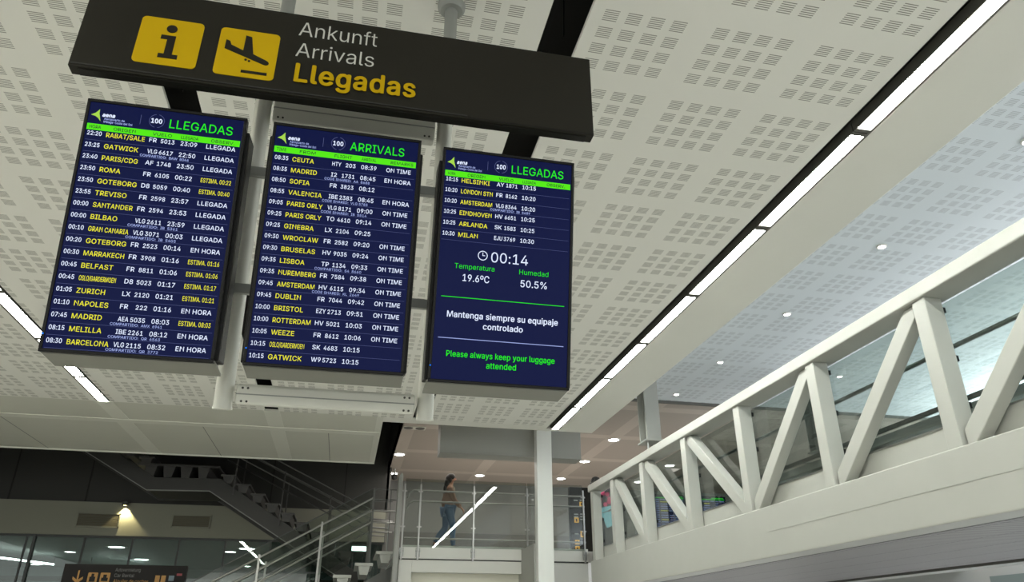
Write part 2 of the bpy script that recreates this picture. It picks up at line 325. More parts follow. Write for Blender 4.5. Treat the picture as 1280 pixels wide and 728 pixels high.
# outlines of a plain grotesque alphabet: advance, then contours (outer ones clockwise, counters the other way), in thousandths
GLYPH = {
    'A': (480, '16,0,201,509,276,509,463,0,395,0,287,302,280,323,272,346,264,372,255,402,244,438,232,478,245,478,233,437,222,402,213,371,204,345,191,302,85,0 110,142,110,199,370,199,370,142'),
    'B': (456, '60,0,60,509,241,509,274,507,304,501,329,491,350,477,367,461,381,442,390,421,396,398,398,374,397,353,393,336,387,320,378,307,368,295,356,286,343,278,329,272,315,267,315,262,331,260,347,254,363,245,378,234,391,220,402,203,411,184,416,161,418,136,416,111,410,88,400,67,386,48,368,31,344,18,317,8,284,2,247,0 125,57,245,57,281,60,309,67,330,80,344,96,353,115,355,137,354,153,350,169,342,184,333,197,320,209,306,218,289,225,269,229,248,231,125,231 125,285,238,285,256,287,273,290,288,296,302,304,314,314,323,326,330,340,335,355,336,372,333,393,326,412,313,429,294,442,270,449,240,452,125,452'),
    'C': (510, '267,-7,225,-3,186,7,150,25,119,49,92,79,70,115,53,157,44,203,40,254,44,305,53,352,70,393,92,429,119,459,150,484,186,501,225,512,267,516,293,514,317,511,340,504,362,496,383,485,402,471,419,456,435,438,448,418,459,397,467,373,473,348,408,348,404,365,397,380,389,395,380,407,369,418,357,428,344,437,330,444,315,449,300,453,284,455,267,456,237,453,209,445,184,432,161,414,141,391,125,364,113,332,106,295,103,254,106,213,113,177,125,145,141,117,161,94,184,76,210,63,237,56,267,53,284,54,300,56,315,60,330,65,344,72,357,81,369,90,380,102,389,114,397,128,404,144,408,160,473,160,467,135,459,112,448,91,435,71,420,53,402,38,383,24,363,13,341,5,317,-2,293,-6'),
    'D': (502, '219,0,96,0,96,57,215,57,254,60,288,68,318,81,343,99,363,122,379,149,390,181,397,216,399,255,397,294,390,329,379,361,364,388,344,410,320,428,291,441,258,449,221,452,93,452,93,509,225,509,273,505,315,495,353,478,385,455,412,426,433,391,449,351,458,306,462,255,458,205,449,159,433,119,411,83,384,54,351,31,312,14,268,3 125,509,125,0,60,0,60,509'),
    'E': (419, '60,0,60,509,372,509,372,452,125,452,125,286,355,286,355,229,125,229,125,57,375,57,375,0'),
    'F': (410, '60,0,60,509,369,509,369,452,125,452,125,278,346,278,346,221,125,221,125,0'),
    'G': (520, '269,-7,225,-3,185,7,149,25,118,49,91,79,69,116,53,157,43,203,40,254,43,305,53,352,69,393,91,429,117,459,149,484,184,501,223,512,265,516,291,514,316,510,340,504,363,494,384,483,403,469,421,453,436,436,449,416,460,395,468,373,474,349,408,349,402,365,395,379,387,393,378,406,368,417,356,427,344,436,330,443,300,453,283,455,265,456,236,453,209,445,183,432,160,414,141,392,125,364,113,332,106,295,103,254,106,213,113,177,125,145,141,117,161,95,184,76,210,63,238,56,269,53,296,55,322,61,345,71,365,85,382,102,396,123,407,147,413,173,415,202,434,199,283,199,283,256,478,256,478,200,475,160,466,124,451,91,431,62,406,38,377,19,344,5,308,-4'),
    'H': (517, '60,0,60,509,125,509,125,289,392,289,392,509,457,509,457,0,392,0,392,232,125,232,125,0'),
    'I': (300, '31,0,31,57,118,57,118,452,31,452,31,509,269,509,269,452,183,452,183,57,269,57,269,0'),
    'J': (396, '185,-7,143,-2,106,11,75,33,52,63,38,100,33,145,33,173,98,173,98,145,100,117,108,93,122,74,139,61,160,53,185,50,209,53,230,61,248,74,261,93,269,117,272,145,272,509,336,509,336,145,332,100,318,63,294,33,263,11,227,-2'),
    'K': (467, '104,145,104,216,128,246,139,261,151,275,162,289,174,303,187,317,199,331,212,344,364,509,448,509,231,276,228,276 60,0,60,509,125,509,125,334,124,225,125,193,125,0 372,0,188,259,228,309,449,0'),
    'L': (393, '60,0,60,509,125,509,125,57,361,57,361,0'),
    'M': (628, '60,0,60,509,152,509,277,187,280,179,284,170,287,159,315,71,319,60,322,49,307,49,311,59,314,71,346,169,349,179,352,187,476,509,568,509,568,0,504,0,504,327,505,340,505,383,506,398,506,428,507,443,507,457,513,457,498,409,492,393,477,348,467,322,463,310,459,300,456,291,342,0,286,0,170,291,167,300,145,361,140,376,134,392,124,424,118,441,112,457,119,457,119,444,120,430,120,401,121,386,121,342,122,328,122,0'),
    'N': (523, '60,0,60,509,136,509,343,183,349,174,355,163,363,151,371,137,379,122,388,107,396,90,405,73,414,55,405,54,403,72,399,142,399,509,463,509,463,0,387,0,202,290,194,303,186,317,177,331,168,346,159,363,148,381,123,425,108,452,119,454,124,345,124,328,125,313,125,0'),
    'O': (533, '267,-7,225,-3,186,7,150,25,119,49,92,79,70,115,53,157,44,203,40,254,44,305,53,352,70,393,92,429,119,459,150,484,186,501,225,512,267,516,309,512,348,501,384,484,415,459,442,429,464,393,480,352,490,305,493,254,490,203,480,157,464,115,442,79,415,49,384,25,348,7,309,-3 267,53,296,55,324,63,349,76,372,94,392,116,408,144,420,176,428,213,430,254,428,295,420,332,408,365,392,392,372,415,349,433,324,446,296,453,267,456,237,453,210,445,184,433,161,415,142,392,125,364,113,332,106,295,103,254,106,213,113,176,125,144,142,117,161,94,184,76,210,63,237,55'),
    'P': (445, '60,0,60,509,235,509,272,506,305,499,332,487,356,471,375,452,390,430,400,404,407,377,409,348,407,318,400,291,390,265,375,243,356,223,332,207,305,195,272,188,235,186,109,186,109,242,233,242,257,244,279,248,297,256,312,266,324,279,333,294,339,310,343,328,344,348,343,367,339,385,333,402,324,416,312,428,297,439,279,446,257,451,232,452,125,452,125,0'),
    'Q': (533, '245,159,313,159,369,85,384,65,468,-48,401,-48,346,27,331,46 267,-7,225,-3,186,7,150,25,119,49,92,79,70,115,53,157,44,203,40,254,44,305,53,352,70,393,92,429,119,459,150,484,186,501,225,512,267,516,309,512,348,501,384,484,415,459,442,429,464,393,480,352,490,305,493,254,490,203,480,157,464,115,442,79,415,49,384,25,348,7,309,-3 267,53,296,55,324,63,349,76,372,94,392,116,408,144,420,176,428,213,430,254,428,295,420,332,408,365,392,392,372,415,349,433,324,446,296,453,267,456,237,453,210,445,184,433,161,415,142,392,125,364,113,332,106,295,103,254,106,213,113,176,125,144,142,117,161,94,184,76,210,63,237,55'),
    'R': (449, '60,0,60,509,236,509,273,506,305,500,333,489,356,473,376,455,390,433,401,408,407,381,409,352,407,323,401,296,390,271,376,250,356,232,333,217,305,206,273,200,236,198,96,198,96,255,234,255,258,256,280,260,298,267,313,276,325,287,334,300,340,316,344,333,345,352,344,371,340,389,334,405,325,419,313,430,298,440,279,446,258,451,233,452,125,452,125,0 353,0,230,229,303,229,428,0'),
    'S': (447, '224,-9,188,-7,156,-1,128,9,102,23,81,40,64,60,51,83,42,109,38,137,104,137,108,118,114,102,123,88,136,76,150,66,166,59,185,53,204,50,224,49,246,50,267,54,286,60,303,69,317,79,329,92,338,106,344,122,346,139,344,154,340,168,332,179,322,189,310,197,296,205,280,211,263,217,184,239,145,253,112,269,86,289,67,313,56,341,52,372,54,400,62,425,75,448,92,468,113,484,138,498,165,508,195,514,227,516,259,514,289,508,316,498,340,484,360,468,377,449,390,427,398,403,401,378,337,378,332,402,320,421,302,437,280,449,254,456,225,459,204,457,185,454,167,448,152,440,139,430,129,418,121,405,117,391,115,376,117,359,122,345,131,334,142,324,155,315,169,308,184,302,198,297,212,293,279,275,295,270,312,264,344,248,359,238,372,226,384,213,395,198,402,180,407,161,408,139,406,112,399,87,386,64,370,43,349,25,323,11,294,0,261,-7'),
    'T': (449, '32,452,32,509,417,509,417,452,257,452,257,0,193,0,193,452'),
    'U': (517, '259,-8,220,-6,186,2,154,15,126,33,103,55,85,80,71,108,63,140,60,173,60,509,124,509,124,178,126,155,132,133,141,113,153,95,169,80,187,68,208,59,232,53,259,52,285,53,309,59,331,68,349,80,364,95,377,113,385,133,391,155,393,178,393,509,457,509,457,173,454,140,446,108,433,80,414,55,391,33,363,15,332,2,297,-6'),
    'V': (480, '204,0,16,509,84,509,192,206,199,187,207,164,215,137,225,106,236,71,248,31,235,31,247,71,257,107,267,138,276,165,283,187,290,206,395,509,463,509,278,0'),
    'W': (686, '155,0,16,509,82,509,163,196,167,179,172,162,175,145,187,94,190,76,194,58,197,40,189,40,193,58,196,76,200,94,203,111,215,162,220,179,224,196,306,509,380,509,462,196,494,58,497,40,488,40,492,58,495,76,503,111,506,128,510,145,515,162,523,196,603,509,670,509,530,0,455,0,368,323,362,345,357,368,351,391,346,417,341,445,336,475,350,475,345,446,340,420,335,395,330,371,318,323,230,0'),
    'X': (474, '18,0,217,284,217,236,29,509,104,509,178,400,188,386,196,373,217,340,223,329,230,318,236,305,243,292,232,292,239,305,246,317,252,329,280,373,288,386,298,400,374,509,446,509,259,239,259,287,456,0,382,0,292,129,250,195,244,206,237,218,230,231,244,231,238,219,231,207,225,196,213,176,206,166,182,129,91,0'),
    'Y': (472, '203,0,203,208,16,509,91,509,192,344,203,327,213,309,222,292,231,274,240,254,250,230,224,230,233,254,242,275,251,293,260,310,280,344,381,509,455,509,268,208,268,0'),
    'Z': (438, '42,0,42,46,273,385,295,415,306,431,318,446,329,461,341,476,348,454,327,453,306,453,285,452,40,452,40,509,397,509,397,462,169,129,157,113,146,97,110,49,97,33,90,54,152,57,399,57,399,0'),
    'a': (389, '160,-9,137,-7,115,-3,94,5,76,15,60,29,48,45,38,63,32,84,30,108,32,128,36,146,43,161,53,174,64,184,78,193,92,200,108,206,125,211,178,220,200,223,234,227,247,229,257,231,265,235,271,240,274,246,275,272,272,285,267,297,260,307,251,315,240,322,227,327,212,330,196,331,178,330,163,327,149,322,137,316,127,309,118,301,110,292,104,283,100,274,41,291,51,313,64,331,79,346,95,358,114,368,133,375,153,380,173,383,194,384,208,384,223,382,239,379,255,375,271,369,286,360,300,350,312,336,322,320,330,301,335,278,337,251,337,0,277,0,277,52,272,52,267,43,260,34,252,25,242,16,229,8,215,1,199,-4,181,-7 170,45,192,47,211,51,228,59,242,68,254,80,263,93,270,108,274,122,276,138,276,190,267,184,221,174,210,173,200,171,161,166,147,163,134,159,122,153,112,147,103,139,97,130,93,118,92,105,93,93,96,82,102,72,109,64,119,57,130,52,142,48,156,46'),
    'b': (424, '229,-8,208,-7,189,-3,172,4,159,12,147,21,138,31,123,50,118,59,112,59,112,0,53,0,53,509,114,509,114,319,118,319,123,327,130,336,137,346,147,355,158,364,171,373,188,379,207,383,229,384,259,382,287,374,313,361,335,342,354,320,370,293,381,261,388,227,390,189,388,151,381,116,370,84,355,57,336,34,313,16,288,3,260,-6 220,47,242,49,262,55,279,66,294,80,306,97,316,117,323,139,327,163,328,189,327,215,323,239,316,261,307,281,295,298,280,311,262,322,243,328,220,330,198,328,178,322,161,312,147,299,134,282,125,263,118,241,114,216,113,189,114,162,118,138,125,115,135,95,147,78,162,65,179,55,198,49'),
    'c': (396, '207,-8,174,-5,144,3,117,16,93,35,72,58,56,85,44,116,37,150,34,187,37,225,44,260,56,291,72,318,93,341,117,360,144,374,174,382,207,384,226,384,243,381,260,377,276,371,291,364,305,356,318,346,330,335,340,322,349,308,356,293,362,277,303,262,300,272,295,281,290,289,284,297,278,304,270,311,252,321,242,325,231,328,207,330,184,328,163,321,145,310,130,296,118,278,108,258,102,236,98,212,96,187,98,163,102,139,108,117,118,97,130,80,145,66,163,55,184,49,207,46,220,47,232,49,253,55,262,60,271,66,279,73,285,80,292,89,297,98,301,107,304,117,363,102,357,86,350,70,341,56,331,43,319,32,306,21,292,12,277,5,261,-1,244,-5,226,-7'),
    'd': (424, '195,-8,165,-6,137,3,111,16,89,34,70,57,55,84,43,116,36,151,34,189,36,227,43,261,55,293,70,320,89,342,112,361,137,374,165,382,196,384,218,383,237,379,253,373,267,364,278,355,287,346,295,336,306,319,311,319,311,509,372,509,372,0,313,0,313,59,307,59,295,41,287,31,277,21,266,12,252,4,236,-3,217,-7 205,47,226,49,246,55,263,65,278,78,290,95,299,115,306,138,310,162,312,189,310,216,306,241,300,263,290,282,278,299,263,312,246,322,227,328,205,330,182,328,162,322,145,311,130,298,118,281,108,261,102,239,98,215,96,189,98,163,102,139,109,117,118,97,130,80,145,66,162,55,182,49'),
    'e': (404, '212,-8,177,-5,145,3,117,16,92,35,72,58,56,85,44,116,37,150,34,187,36,224,44,258,55,290,71,317,91,340,115,359,142,373,172,382,205,384,226,383,246,380,266,374,285,366,303,355,319,341,334,324,347,305,357,282,365,256,370,227,371,194,371,169,75,169,75,221,338,221,310,202,308,226,304,248,298,269,288,286,277,301,263,314,246,323,227,328,205,330,183,328,164,323,146,313,131,301,119,286,109,270,102,251,97,231,96,211,96,178,98,151,102,127,110,106,121,88,135,73,151,61,169,53,190,48,212,46,227,47,241,49,254,53,265,58,276,65,285,73,294,82,300,93,306,105,365,91,358,72,348,55,335,39,320,26,302,14,283,4,261,-3,237,-7'),
    'f': (254, '228,379,228,327,6,327,6,379 81,0,81,432,82,452,87,470,96,486,107,499,120,510,135,519,152,525,169,529,187,530,201,530,212,529,243,521,227,468,224,470,202,474,195,474,178,472,164,468,154,460,147,449,143,435,142,419,142,0'),
    'g': (425, '207,-151,180,-149,156,-146,134,-140,114,-132,97,-122,82,-110,70,-97,59,-84,51,-69,101,-41,107,-49,122,-66,131,-74,142,-82,154,-88,169,-93,187,-96,207,-97,236,-95,261,-87,282,-75,298,-58,308,-34,311,-6,311,68,306,68,301,60,294,51,287,41,277,32,266,23,252,16,236,10,217,6,195,5,165,7,138,14,113,27,90,43,71,65,55,90,43,120,36,154,34,191,36,229,43,263,55,293,71,320,90,342,112,361,138,374,166,382,196,384,218,383,237,379,253,373,267,365,279,356,288,346,296,336,302,327,308,319,313,319,313,379,372,379,372,-9,370,-40,363,-67,350,-90,334,-109,314,-124,291,-136,265,-144,237,-149 205,59,227,61,246,66,264,75,278,87,290,103,300,121,307,142,311,166,312,193,311,219,307,242,300,264,291,283,279,299,264,312,247,322,227,328,205,330,182,328,163,322,145,312,130,298,118,282,109,262,102,241,98,218,96,193,98,167,102,144,109,123,118,104,131,88,145,76,163,66,183,61'),
    'h': (410, '114,227,114,0,53,0,53,509,114,509,114,287,102,287,116,319,132,344,152,362,175,374,200,382,227,384,252,383,275,377,295,369,313,356,328,340,341,321,350,298,355,271,357,240,357,0,296,0,296,235,293,263,286,286,273,304,256,318,235,326,210,329,192,328,176,324,161,317,147,308,136,297,126,283,119,266,115,248'),
    'i': (167, '53,0,53,379,114,379,114,0 84,443,73,444,63,448,54,455,47,463,43,472,41,483,43,494,47,504,54,512,63,518,73,522,84,524,95,522,105,518,114,512,121,504,125,494,126,483,125,472,121,463,114,455,105,448,95,444'),
    'j': (167, '53,379,114,379,114,-30,112,-52,108,-72,102,-90,92,-106,80,-119,65,-129,47,-137,27,-141,4,-143,-10,-143,-10,-87,2,-87,18,-85,31,-80,40,-72,47,-61,51,-46,53,-29 83,443,72,444,62,448,53,455,47,463,42,472,41,483,42,494,47,504,53,512,62,518,72,522,83,524,95,522,105,518,114,512,120,504,125,494,126,483,125,472,120,463,114,455,105,448,95,444'),
    'k': (381, '110,137,110,212,121,212,284,379,360,379,184,199,177,199 53,0,53,509,114,509,114,0 294,0,148,186,191,229,372,0'),
    'l': (189, '139,-2,112,0,91,8,74,20,62,37,55,59,53,84,53,509,114,509,114,83,117,71,120,62,126,57,135,53,146,52,157,52,170,54,181,3,175,1,154,-2'),
    'm': (610, '53,0,53,379,112,379,112,295,108,295,114,314,122,331,132,346,144,358,158,368,172,376,187,382,203,385,219,386,245,383,268,375,287,361,303,342,314,320,321,295,312,295,318,312,326,329,337,343,350,356,364,366,381,375,398,381,417,385,437,386,458,385,478,380,497,372,514,361,529,346,541,328,550,307,555,283,557,255,557,0,496,0,496,254,493,279,485,298,473,313,456,323,438,329,419,330,402,329,387,326,374,320,363,312,353,302,345,290,340,277,336,263,335,247,335,0,274,0,274,260,272,280,265,297,253,311,238,322,220,328,199,330,185,329,171,326,158,320,145,312,135,302,126,289,119,274,115,257,114,238,114,0'),
    'n': (410, '114,227,114,0,53,0,53,379,112,379,112,287,102,287,116,319,132,344,152,362,175,374,200,382,227,384,252,383,275,377,295,369,313,356,328,340,341,321,350,298,355,271,357,240,357,0,296,0,296,235,293,263,286,286,273,304,256,318,235,326,210,329,192,328,176,324,161,317,147,308,136,297,126,283,119,266,115,248'),
    'o': (415, '207,-8,174,-5,144,3,117,16,93,35,72,58,56,85,44,116,37,150,34,187,37,225,44,260,56,291,72,318,93,341,117,360,144,374,174,382,207,384,241,382,271,374,299,360,323,341,343,318,359,291,371,260,379,225,381,187,379,150,371,116,359,85,343,58,323,35,299,16,271,3,241,-5 207,46,231,49,252,55,270,66,285,80,298,97,307,117,314,139,318,163,319,187,318,212,314,236,307,258,298,278,285,296,270,310,252,321,231,328,207,330,184,328,163,321,145,310,130,296,118,278,108,258,102,236,98,212,96,187,98,163,102,139,108,117,118,97,130,80,145,66,163,55,184,49'),
    'p': (424, '53,-143,53,379,112,379,112,319,118,319,123,327,130,336,137,346,147,355,158,364,171,373,188,379,207,383,229,384,259,382,287,374,313,361,335,342,354,320,370,293,381,261,388,227,390,189,388,151,381,116,370,84,355,57,336,34,313,16,288,3,260,-6,229,-8,208,-7,189,-3,173,4,159,12,147,21,138,31,130,41,118,59,114,59,114,-143 220,47,242,49,262,55,279,66,294,80,306,97,316,117,323,139,327,163,328,189,327,215,323,239,316,261,307,281,295,298,280,311,262,322,243,328,220,330,198,328,178,322,161,312,147,299,134,282,125,263,118,241,114,216,113,189,114,162,118,138,125,115,135,95,147,78,162,65,179,55,198,49'),
    'q': (424, '372,-143,311,-143,311,59,306,59,301,50,295,41,287,31,277,21,266,12,252,4,236,-3,217,-7,195,-8,165,-6,137,3,111,16,89,34,70,57,55,84,43,116,36,151,34,189,36,227,43,261,55,293,70,320,89,342,112,361,137,374,165,382,196,384,218,383,237,379,253,373,267,364,278,355,287,346,295,336,301,327,307,319,313,319,313,379,372,379 205,47,226,49,246,55,263,65,278,78,290,95,299,115,306,138,310,162,312,189,310,216,306,241,300,263,290,282,278,299,263,312,246,322,227,328,205,330,182,328,162,322,145,311,130,298,118,281,108,261,102,239,98,215,96,189,98,163,102,139,109,117,118,97,130,80,145,66,162,55,182,49'),
    'r': (259, '53,0,53,379,112,379,112,321,115,321,124,339,137,354,152,367,171,377,191,383,213,385,223,385,229,384,243,384,243,322,236,324,230,324,215,326,207,326,190,324,174,321,159,315,146,306,135,296,126,284,119,269,115,254,114,237,114,0'),
    's': (365, '182,-8,157,-7,133,-3,112,3,93,12,76,24,62,38,50,54,41,73,36,94,94,107,101,87,111,72,124,60,141,52,160,47,181,45,206,47,227,53,244,62,258,74,265,88,268,103,266,115,262,126,254,136,243,144,229,150,212,155,149,170,118,180,92,192,72,208,58,227,50,249,47,274,49,295,55,314,65,332,79,347,95,360,115,370,137,378,161,383,187,384,212,383,234,379,254,372,271,363,286,352,299,339,309,324,318,308,324,290,268,277,262,291,254,304,243,316,228,325,210,331,187,333,166,331,147,326,131,317,119,305,111,292,109,277,110,264,115,253,124,243,136,235,152,229,172,223,229,209,261,200,287,187,306,171,320,153,328,131,331,107,329,85,323,65,312,47,298,31,281,18,260,6,236,-2,210,-7'),
    't': (227, '204,379,204,327,6,327,6,379 65,471,126,471,126,98,127,83,130,70,136,61,144,55,156,51,170,50,180,50,202,54,213,2,200,-2,192,-3,184,-3,176,-4,168,-4,138,-1,113,7,92,21,77,41,68,64,65,93'),
    'u': (410, '182,-5,158,-3,135,2,115,11,97,23,82,39,69,59,60,82,54,109,53,139,53,379,114,379,114,144,116,117,124,94,137,75,154,61,175,53,200,50,218,51,234,55,249,62,263,71,274,83,283,97,290,113,295,132,296,153,296,379,357,379,357,0,298,0,298,92,307,92,294,60,277,35,257,17,234,5,209,-3'),
    'v': (389, '163,0,17,379,84,379,165,155,173,132,180,110,187,87,193,64,199,42,206,21,184,21,191,42,197,64,209,110,216,132,224,155,305,379,371,379,226,0'),
    'w': (567, '138,0,23,379,87,379,133,214,140,190,147,164,154,137,161,107,168,75,175,41,165,41,172,74,179,105,186,135,192,163,199,189,206,214,252,379,316,379,362,214,368,189,375,163,382,136,388,106,395,75,402,41,391,41,399,75,406,106,413,135,420,163,427,189,434,214,480,379,545,379,429,0,368,0,319,172,314,189,309,207,305,225,300,243,295,262,291,280,281,318,277,338,291,338,286,319,281,299,277,280,272,262,267,243,263,225,253,189,248,172,199,0'),
    'x': (379, '21,0,171,218,171,171,29,379,100,379,147,306,159,287,170,270,179,253,188,237,198,221,207,206,175,206,185,221,194,237,202,253,211,270,222,287,233,306,282,379,352,379,209,169,209,214,358,0,287,0,231,85,219,103,209,120,191,152,173,182,205,182,195,167,187,152,178,136,170,120,160,103,148,85,91,0'),
    'y': (389, '47,-139,61,-86,71,-87,83,-89,94,-90,104,-89,113,-86,122,-81,130,-74,138,-64,145,-51,151,-36,163,-1,17,379,84,379,165,155,173,132,180,109,187,87,193,64,199,42,206,21,184,21,190,42,196,64,202,87,209,110,216,132,224,155,305,379,371,379,204,-58,196,-77,187,-93,177,-107,165,-119,153,-128,139,-136,125,-141,109,-144,91,-145,82,-145,57,-142,52,-140'),
    'z': (380, '42,0,42,46,254,320,254,323,48,323,48,379,333,379,333,331,126,60,126,56,339,56,339,0'),
    '0': (453, '227,-7,191,-3,158,7,130,24,105,48,85,77,69,113,57,155,50,202,48,254,50,306,57,353,69,395,85,431,106,461,130,484,159,502,191,512,227,516,262,512,295,502,323,484,348,461,368,431,384,395,396,353,403,306,405,254,403,202,396,155,384,113,368,77,348,48,323,24,295,7,263,-3 227,50,250,52,271,60,290,74,306,92,320,116,330,144,338,176,342,213,344,254,342,295,338,332,330,365,320,393,306,416,290,435,271,449,250,457,227,460,203,457,182,449,163,435,147,416,134,393,123,365,115,332,111,295,109,254,111,213,115,176,123,144,134,116,147,92,163,74,182,60,203,52'),
    '1': (453, '76,0,76,55,391,55,391,0 276,509,276,0,212,0,212,448,209,448,86,358,86,427,198,509'),
    '2': (453, '64,0,64,47,234,229,252,248,282,282,294,298,303,312,311,327,316,341,319,356,320,371,319,389,315,405,308,419,298,431,287,441,273,449,258,455,241,458,224,460,205,458,188,454,172,447,159,438,148,427,139,413,132,398,128,381,127,362,66,362,68,391,75,418,86,442,102,464,121,482,143,496,168,507,196,513,225,516,254,513,281,507,306,497,328,482,346,465,361,445,372,423,379,398,381,372,380,354,377,336,371,318,363,299,351,280,336,259,317,235,294,209,267,180,153,60,153,57,389,57,389,0'),
    '3': (453, '218,-7,188,-5,159,1,133,10,108,22,88,38,70,57,57,79,48,104,44,132,109,132,112,115,118,100,126,87,137,76,150,66,165,59,182,54,200,51,219,50,239,51,258,55,275,61,291,69,304,80,315,93,323,108,328,125,329,145,328,163,323,180,316,196,306,211,292,223,275,234,254,241,229,246,201,248,157,248,157,299,288,448,288,452,70,452,70,509,372,509,372,461,211,278,211,289,247,290,279,286,308,276,333,262,354,244,371,222,383,198,391,173,393,145,390,116,383,90,370,66,354,45,333,27,309,12,281,2,251,-5'),
    '4': (453, '40,105,40,158,247,509,311,509,109,166,109,163,413,163,413,105 282,0,282,318,343,318,343,0'),
    '5': (453, '221,-7,192,-5,165,1,140,11,118,25,99,41,83,60,71,82,63,105,60,130,122,130,125,115,130,102,138,89,148,78,160,68,173,60,188,54,204,51,221,50,241,51,259,56,276,64,291,75,304,89,314,104,322,122,326,141,328,162,326,183,321,203,314,221,303,237,290,251,275,262,257,270,238,275,218,277,201,276,184,273,167,268,152,262,139,255,128,246,67,253,96,509,366,509,366,452,151,452,134,301,136,301,148,311,162,318,178,325,194,330,212,333,229,334,252,332,274,328,294,321,313,311,330,299,345,285,358,269,370,251,379,231,386,210,390,187,391,163,388,132,381,102,369,76,352,52,332,32,309,15,282,3,253,-4'),
    '6': (453, '226,-7,196,-4,168,3,142,15,119,31,100,51,84,74,73,101,66,130,64,162,65,187,71,212,80,239,93,268,112,302,137,340,252,509,322,509,151,261,145,261,157,279,165,288,174,295,184,302,196,307,208,311,221,313,235,314,265,312,291,305,316,295,337,280,355,262,370,240,380,215,387,187,389,157,387,127,379,98,368,73,352,50,333,30,310,14,284,3,257,-4 226,48,245,50,263,55,279,63,293,73,304,86,314,101,322,119,326,137,327,157,326,178,322,196,314,213,304,228,293,241,279,251,263,259,245,264,226,265,207,264,190,259,174,252,160,241,148,229,138,214,131,197,126,179,125,158,126,138,131,119,138,102,148,86,160,73,174,63,190,55,207,50'),
    '7': (453, '97,0,323,448,323,452,62,452,62,509,391,509,391,449,165,0'),
    '8': (453, '226,-7,193,-5,163,1,136,11,111,25,91,42,74,62,62,84,54,109,52,135,53,156,58,176,65,195,75,212,87,228,101,241,117,252,134,260,153,265,153,267,129,276,109,289,93,308,80,330,73,354,70,380,73,405,79,429,90,450,106,469,124,485,146,498,170,508,197,514,226,516,255,514,282,508,306,498,328,485,346,469,361,450,373,429,379,405,382,380,379,354,372,330,359,308,343,289,323,276,300,267,300,265,319,260,335,252,351,241,365,228,377,212,387,195,395,176,399,156,401,135,398,109,391,84,378,62,362,42,341,25,317,11,289,1,259,-5 226,49,248,50,267,54,285,60,300,69,313,79,323,91,331,106,335,121,337,139,335,157,330,173,322,189,312,202,298,213,283,223,265,230,247,234,226,235,206,234,187,230,169,223,154,213,140,202,130,189,122,173,117,157,115,139,117,121,121,106,129,91,139,79,152,69,167,60,185,54,205,50 226,290,244,291,260,294,274,300,287,308,298,318,307,330,314,344,318,359,319,376,318,392,314,407,308,420,299,432,288,442,275,449,260,455,244,459,226,460,208,459,192,455,177,449,164,442,153,432,145,420,138,407,134,392,133,376,134,359,138,344,145,330,154,318,165,308,178,300,193,294,209,291'),
    '9': (453, '226,516,256,513,285,506,310,494,333,478,352,458,368,434,380,408,387,378,389,347,387,322,382,296,373,270,359,240,340,207,315,168,200,0,130,0,301,248,307,248,302,238,295,229,287,221,278,214,268,207,257,202,245,198,232,195,218,195,188,197,161,203,137,214,116,229,98,247,83,269,72,294,66,321,64,352,66,382,73,411,85,436,101,459,120,479,143,494,168,506,196,513 226,460,207,459,190,454,174,446,160,435,148,423,138,407,131,390,127,372,125,352,127,331,131,313,138,295,148,280,160,268,174,257,190,250,207,245,226,243,245,245,263,249,279,257,293,267,305,280,314,295,322,312,326,330,327,350,326,371,322,390,314,407,305,422,293,435,279,446,263,454,245,459'),
    ':': (188, '95,-4,83,-3,73,1,63,9,55,18,51,29,50,41,51,53,55,64,63,73,73,81,83,85,95,87,107,85,118,81,128,73,135,64,140,53,141,41,140,29,135,18,128,9,118,1,107,-3 95,271,83,272,73,277,63,284,55,294,51,304,50,316,51,328,55,339,63,349,73,356,83,360,95,362,107,360,118,356,128,349,135,339,140,328,141,316,140,304,135,294,128,284,118,277,107,272'),
    '/': (249, '235,533,71,-76,14,-76,178,533'),
    '.': (188, '95,-4,83,-3,73,1,63,9,55,18,51,29,50,41,51,53,55,64,63,73,73,81,83,85,95,87,107,85,118,81,128,73,135,64,140,53,141,41,140,29,135,18,128,9,118,1,107,-3'),
    '%': (676, '175,283,155,284,137,289,121,297,107,308,95,320,86,335,80,351,76,369,75,388,75,412,76,431,80,448,87,464,96,479,107,492,121,503,137,511,155,515,175,517,196,515,214,511,230,503,244,492,255,479,264,464,270,448,274,431,276,412,276,388,274,369,270,351,264,335,255,320,244,308,230,297,214,289,196,284 175,327,191,329,203,335,212,346,218,358,222,372,223,388,223,412,222,428,219,441,213,454,204,464,191,470,175,473,160,470,148,464,138,454,132,441,128,428,127,412,127,388,128,372,132,358,138,346,147,335,160,329 501,-10,481,-8,462,-3,446,5,432,15,421,28,412,43,406,59,402,77,400,95,400,120,402,138,406,156,412,172,421,187,433,200,447,210,463,218,481,223,501,225,522,223,540,218,556,210,570,200,581,187,590,172,596,156,600,138,601,120,601,95,600,77,596,59,589,43,580,28,569,15,555,5,540,-3,521,-8 501,35,517,37,529,43,538,53,544,66,548,80,549,95,549,120,548,135,544,149,538,162,529,172,517,178,501,180,486,178,473,172,464,162,458,149,454,135,453,120,453,95,454,80,458,66,464,53,473,43,485,37 132,0,482,509,540,509,191,0'),
    '-': (453, '337,244,337,188,114,188,114,244'),
    'º': (335, '167,221,140,223,115,229,93,239,73,253,57,271,43,291,33,315,28,340,26,368,28,397,33,423,43,447,57,467,73,485,93,498,115,509,140,515,167,517,194,515,219,509,242,498,261,485,278,467,291,447,301,423,307,397,309,368,307,340,301,314,291,291,278,270,261,253,242,239,219,229,194,223 167,269,185,271,200,275,214,283,225,293,234,305,241,319,246,334,249,351,250,368,249,386,246,403,241,419,234,433,225,445,214,455,200,462,185,467,167,468,150,467,135,462,121,455,110,445,101,433,94,419,89,403,86,386,85,368,86,351,89,334,94,319,101,305,110,293,121,283,135,275,150,271'),
    ',': (188, '38,-119,68,71,137,71,84,-119'),
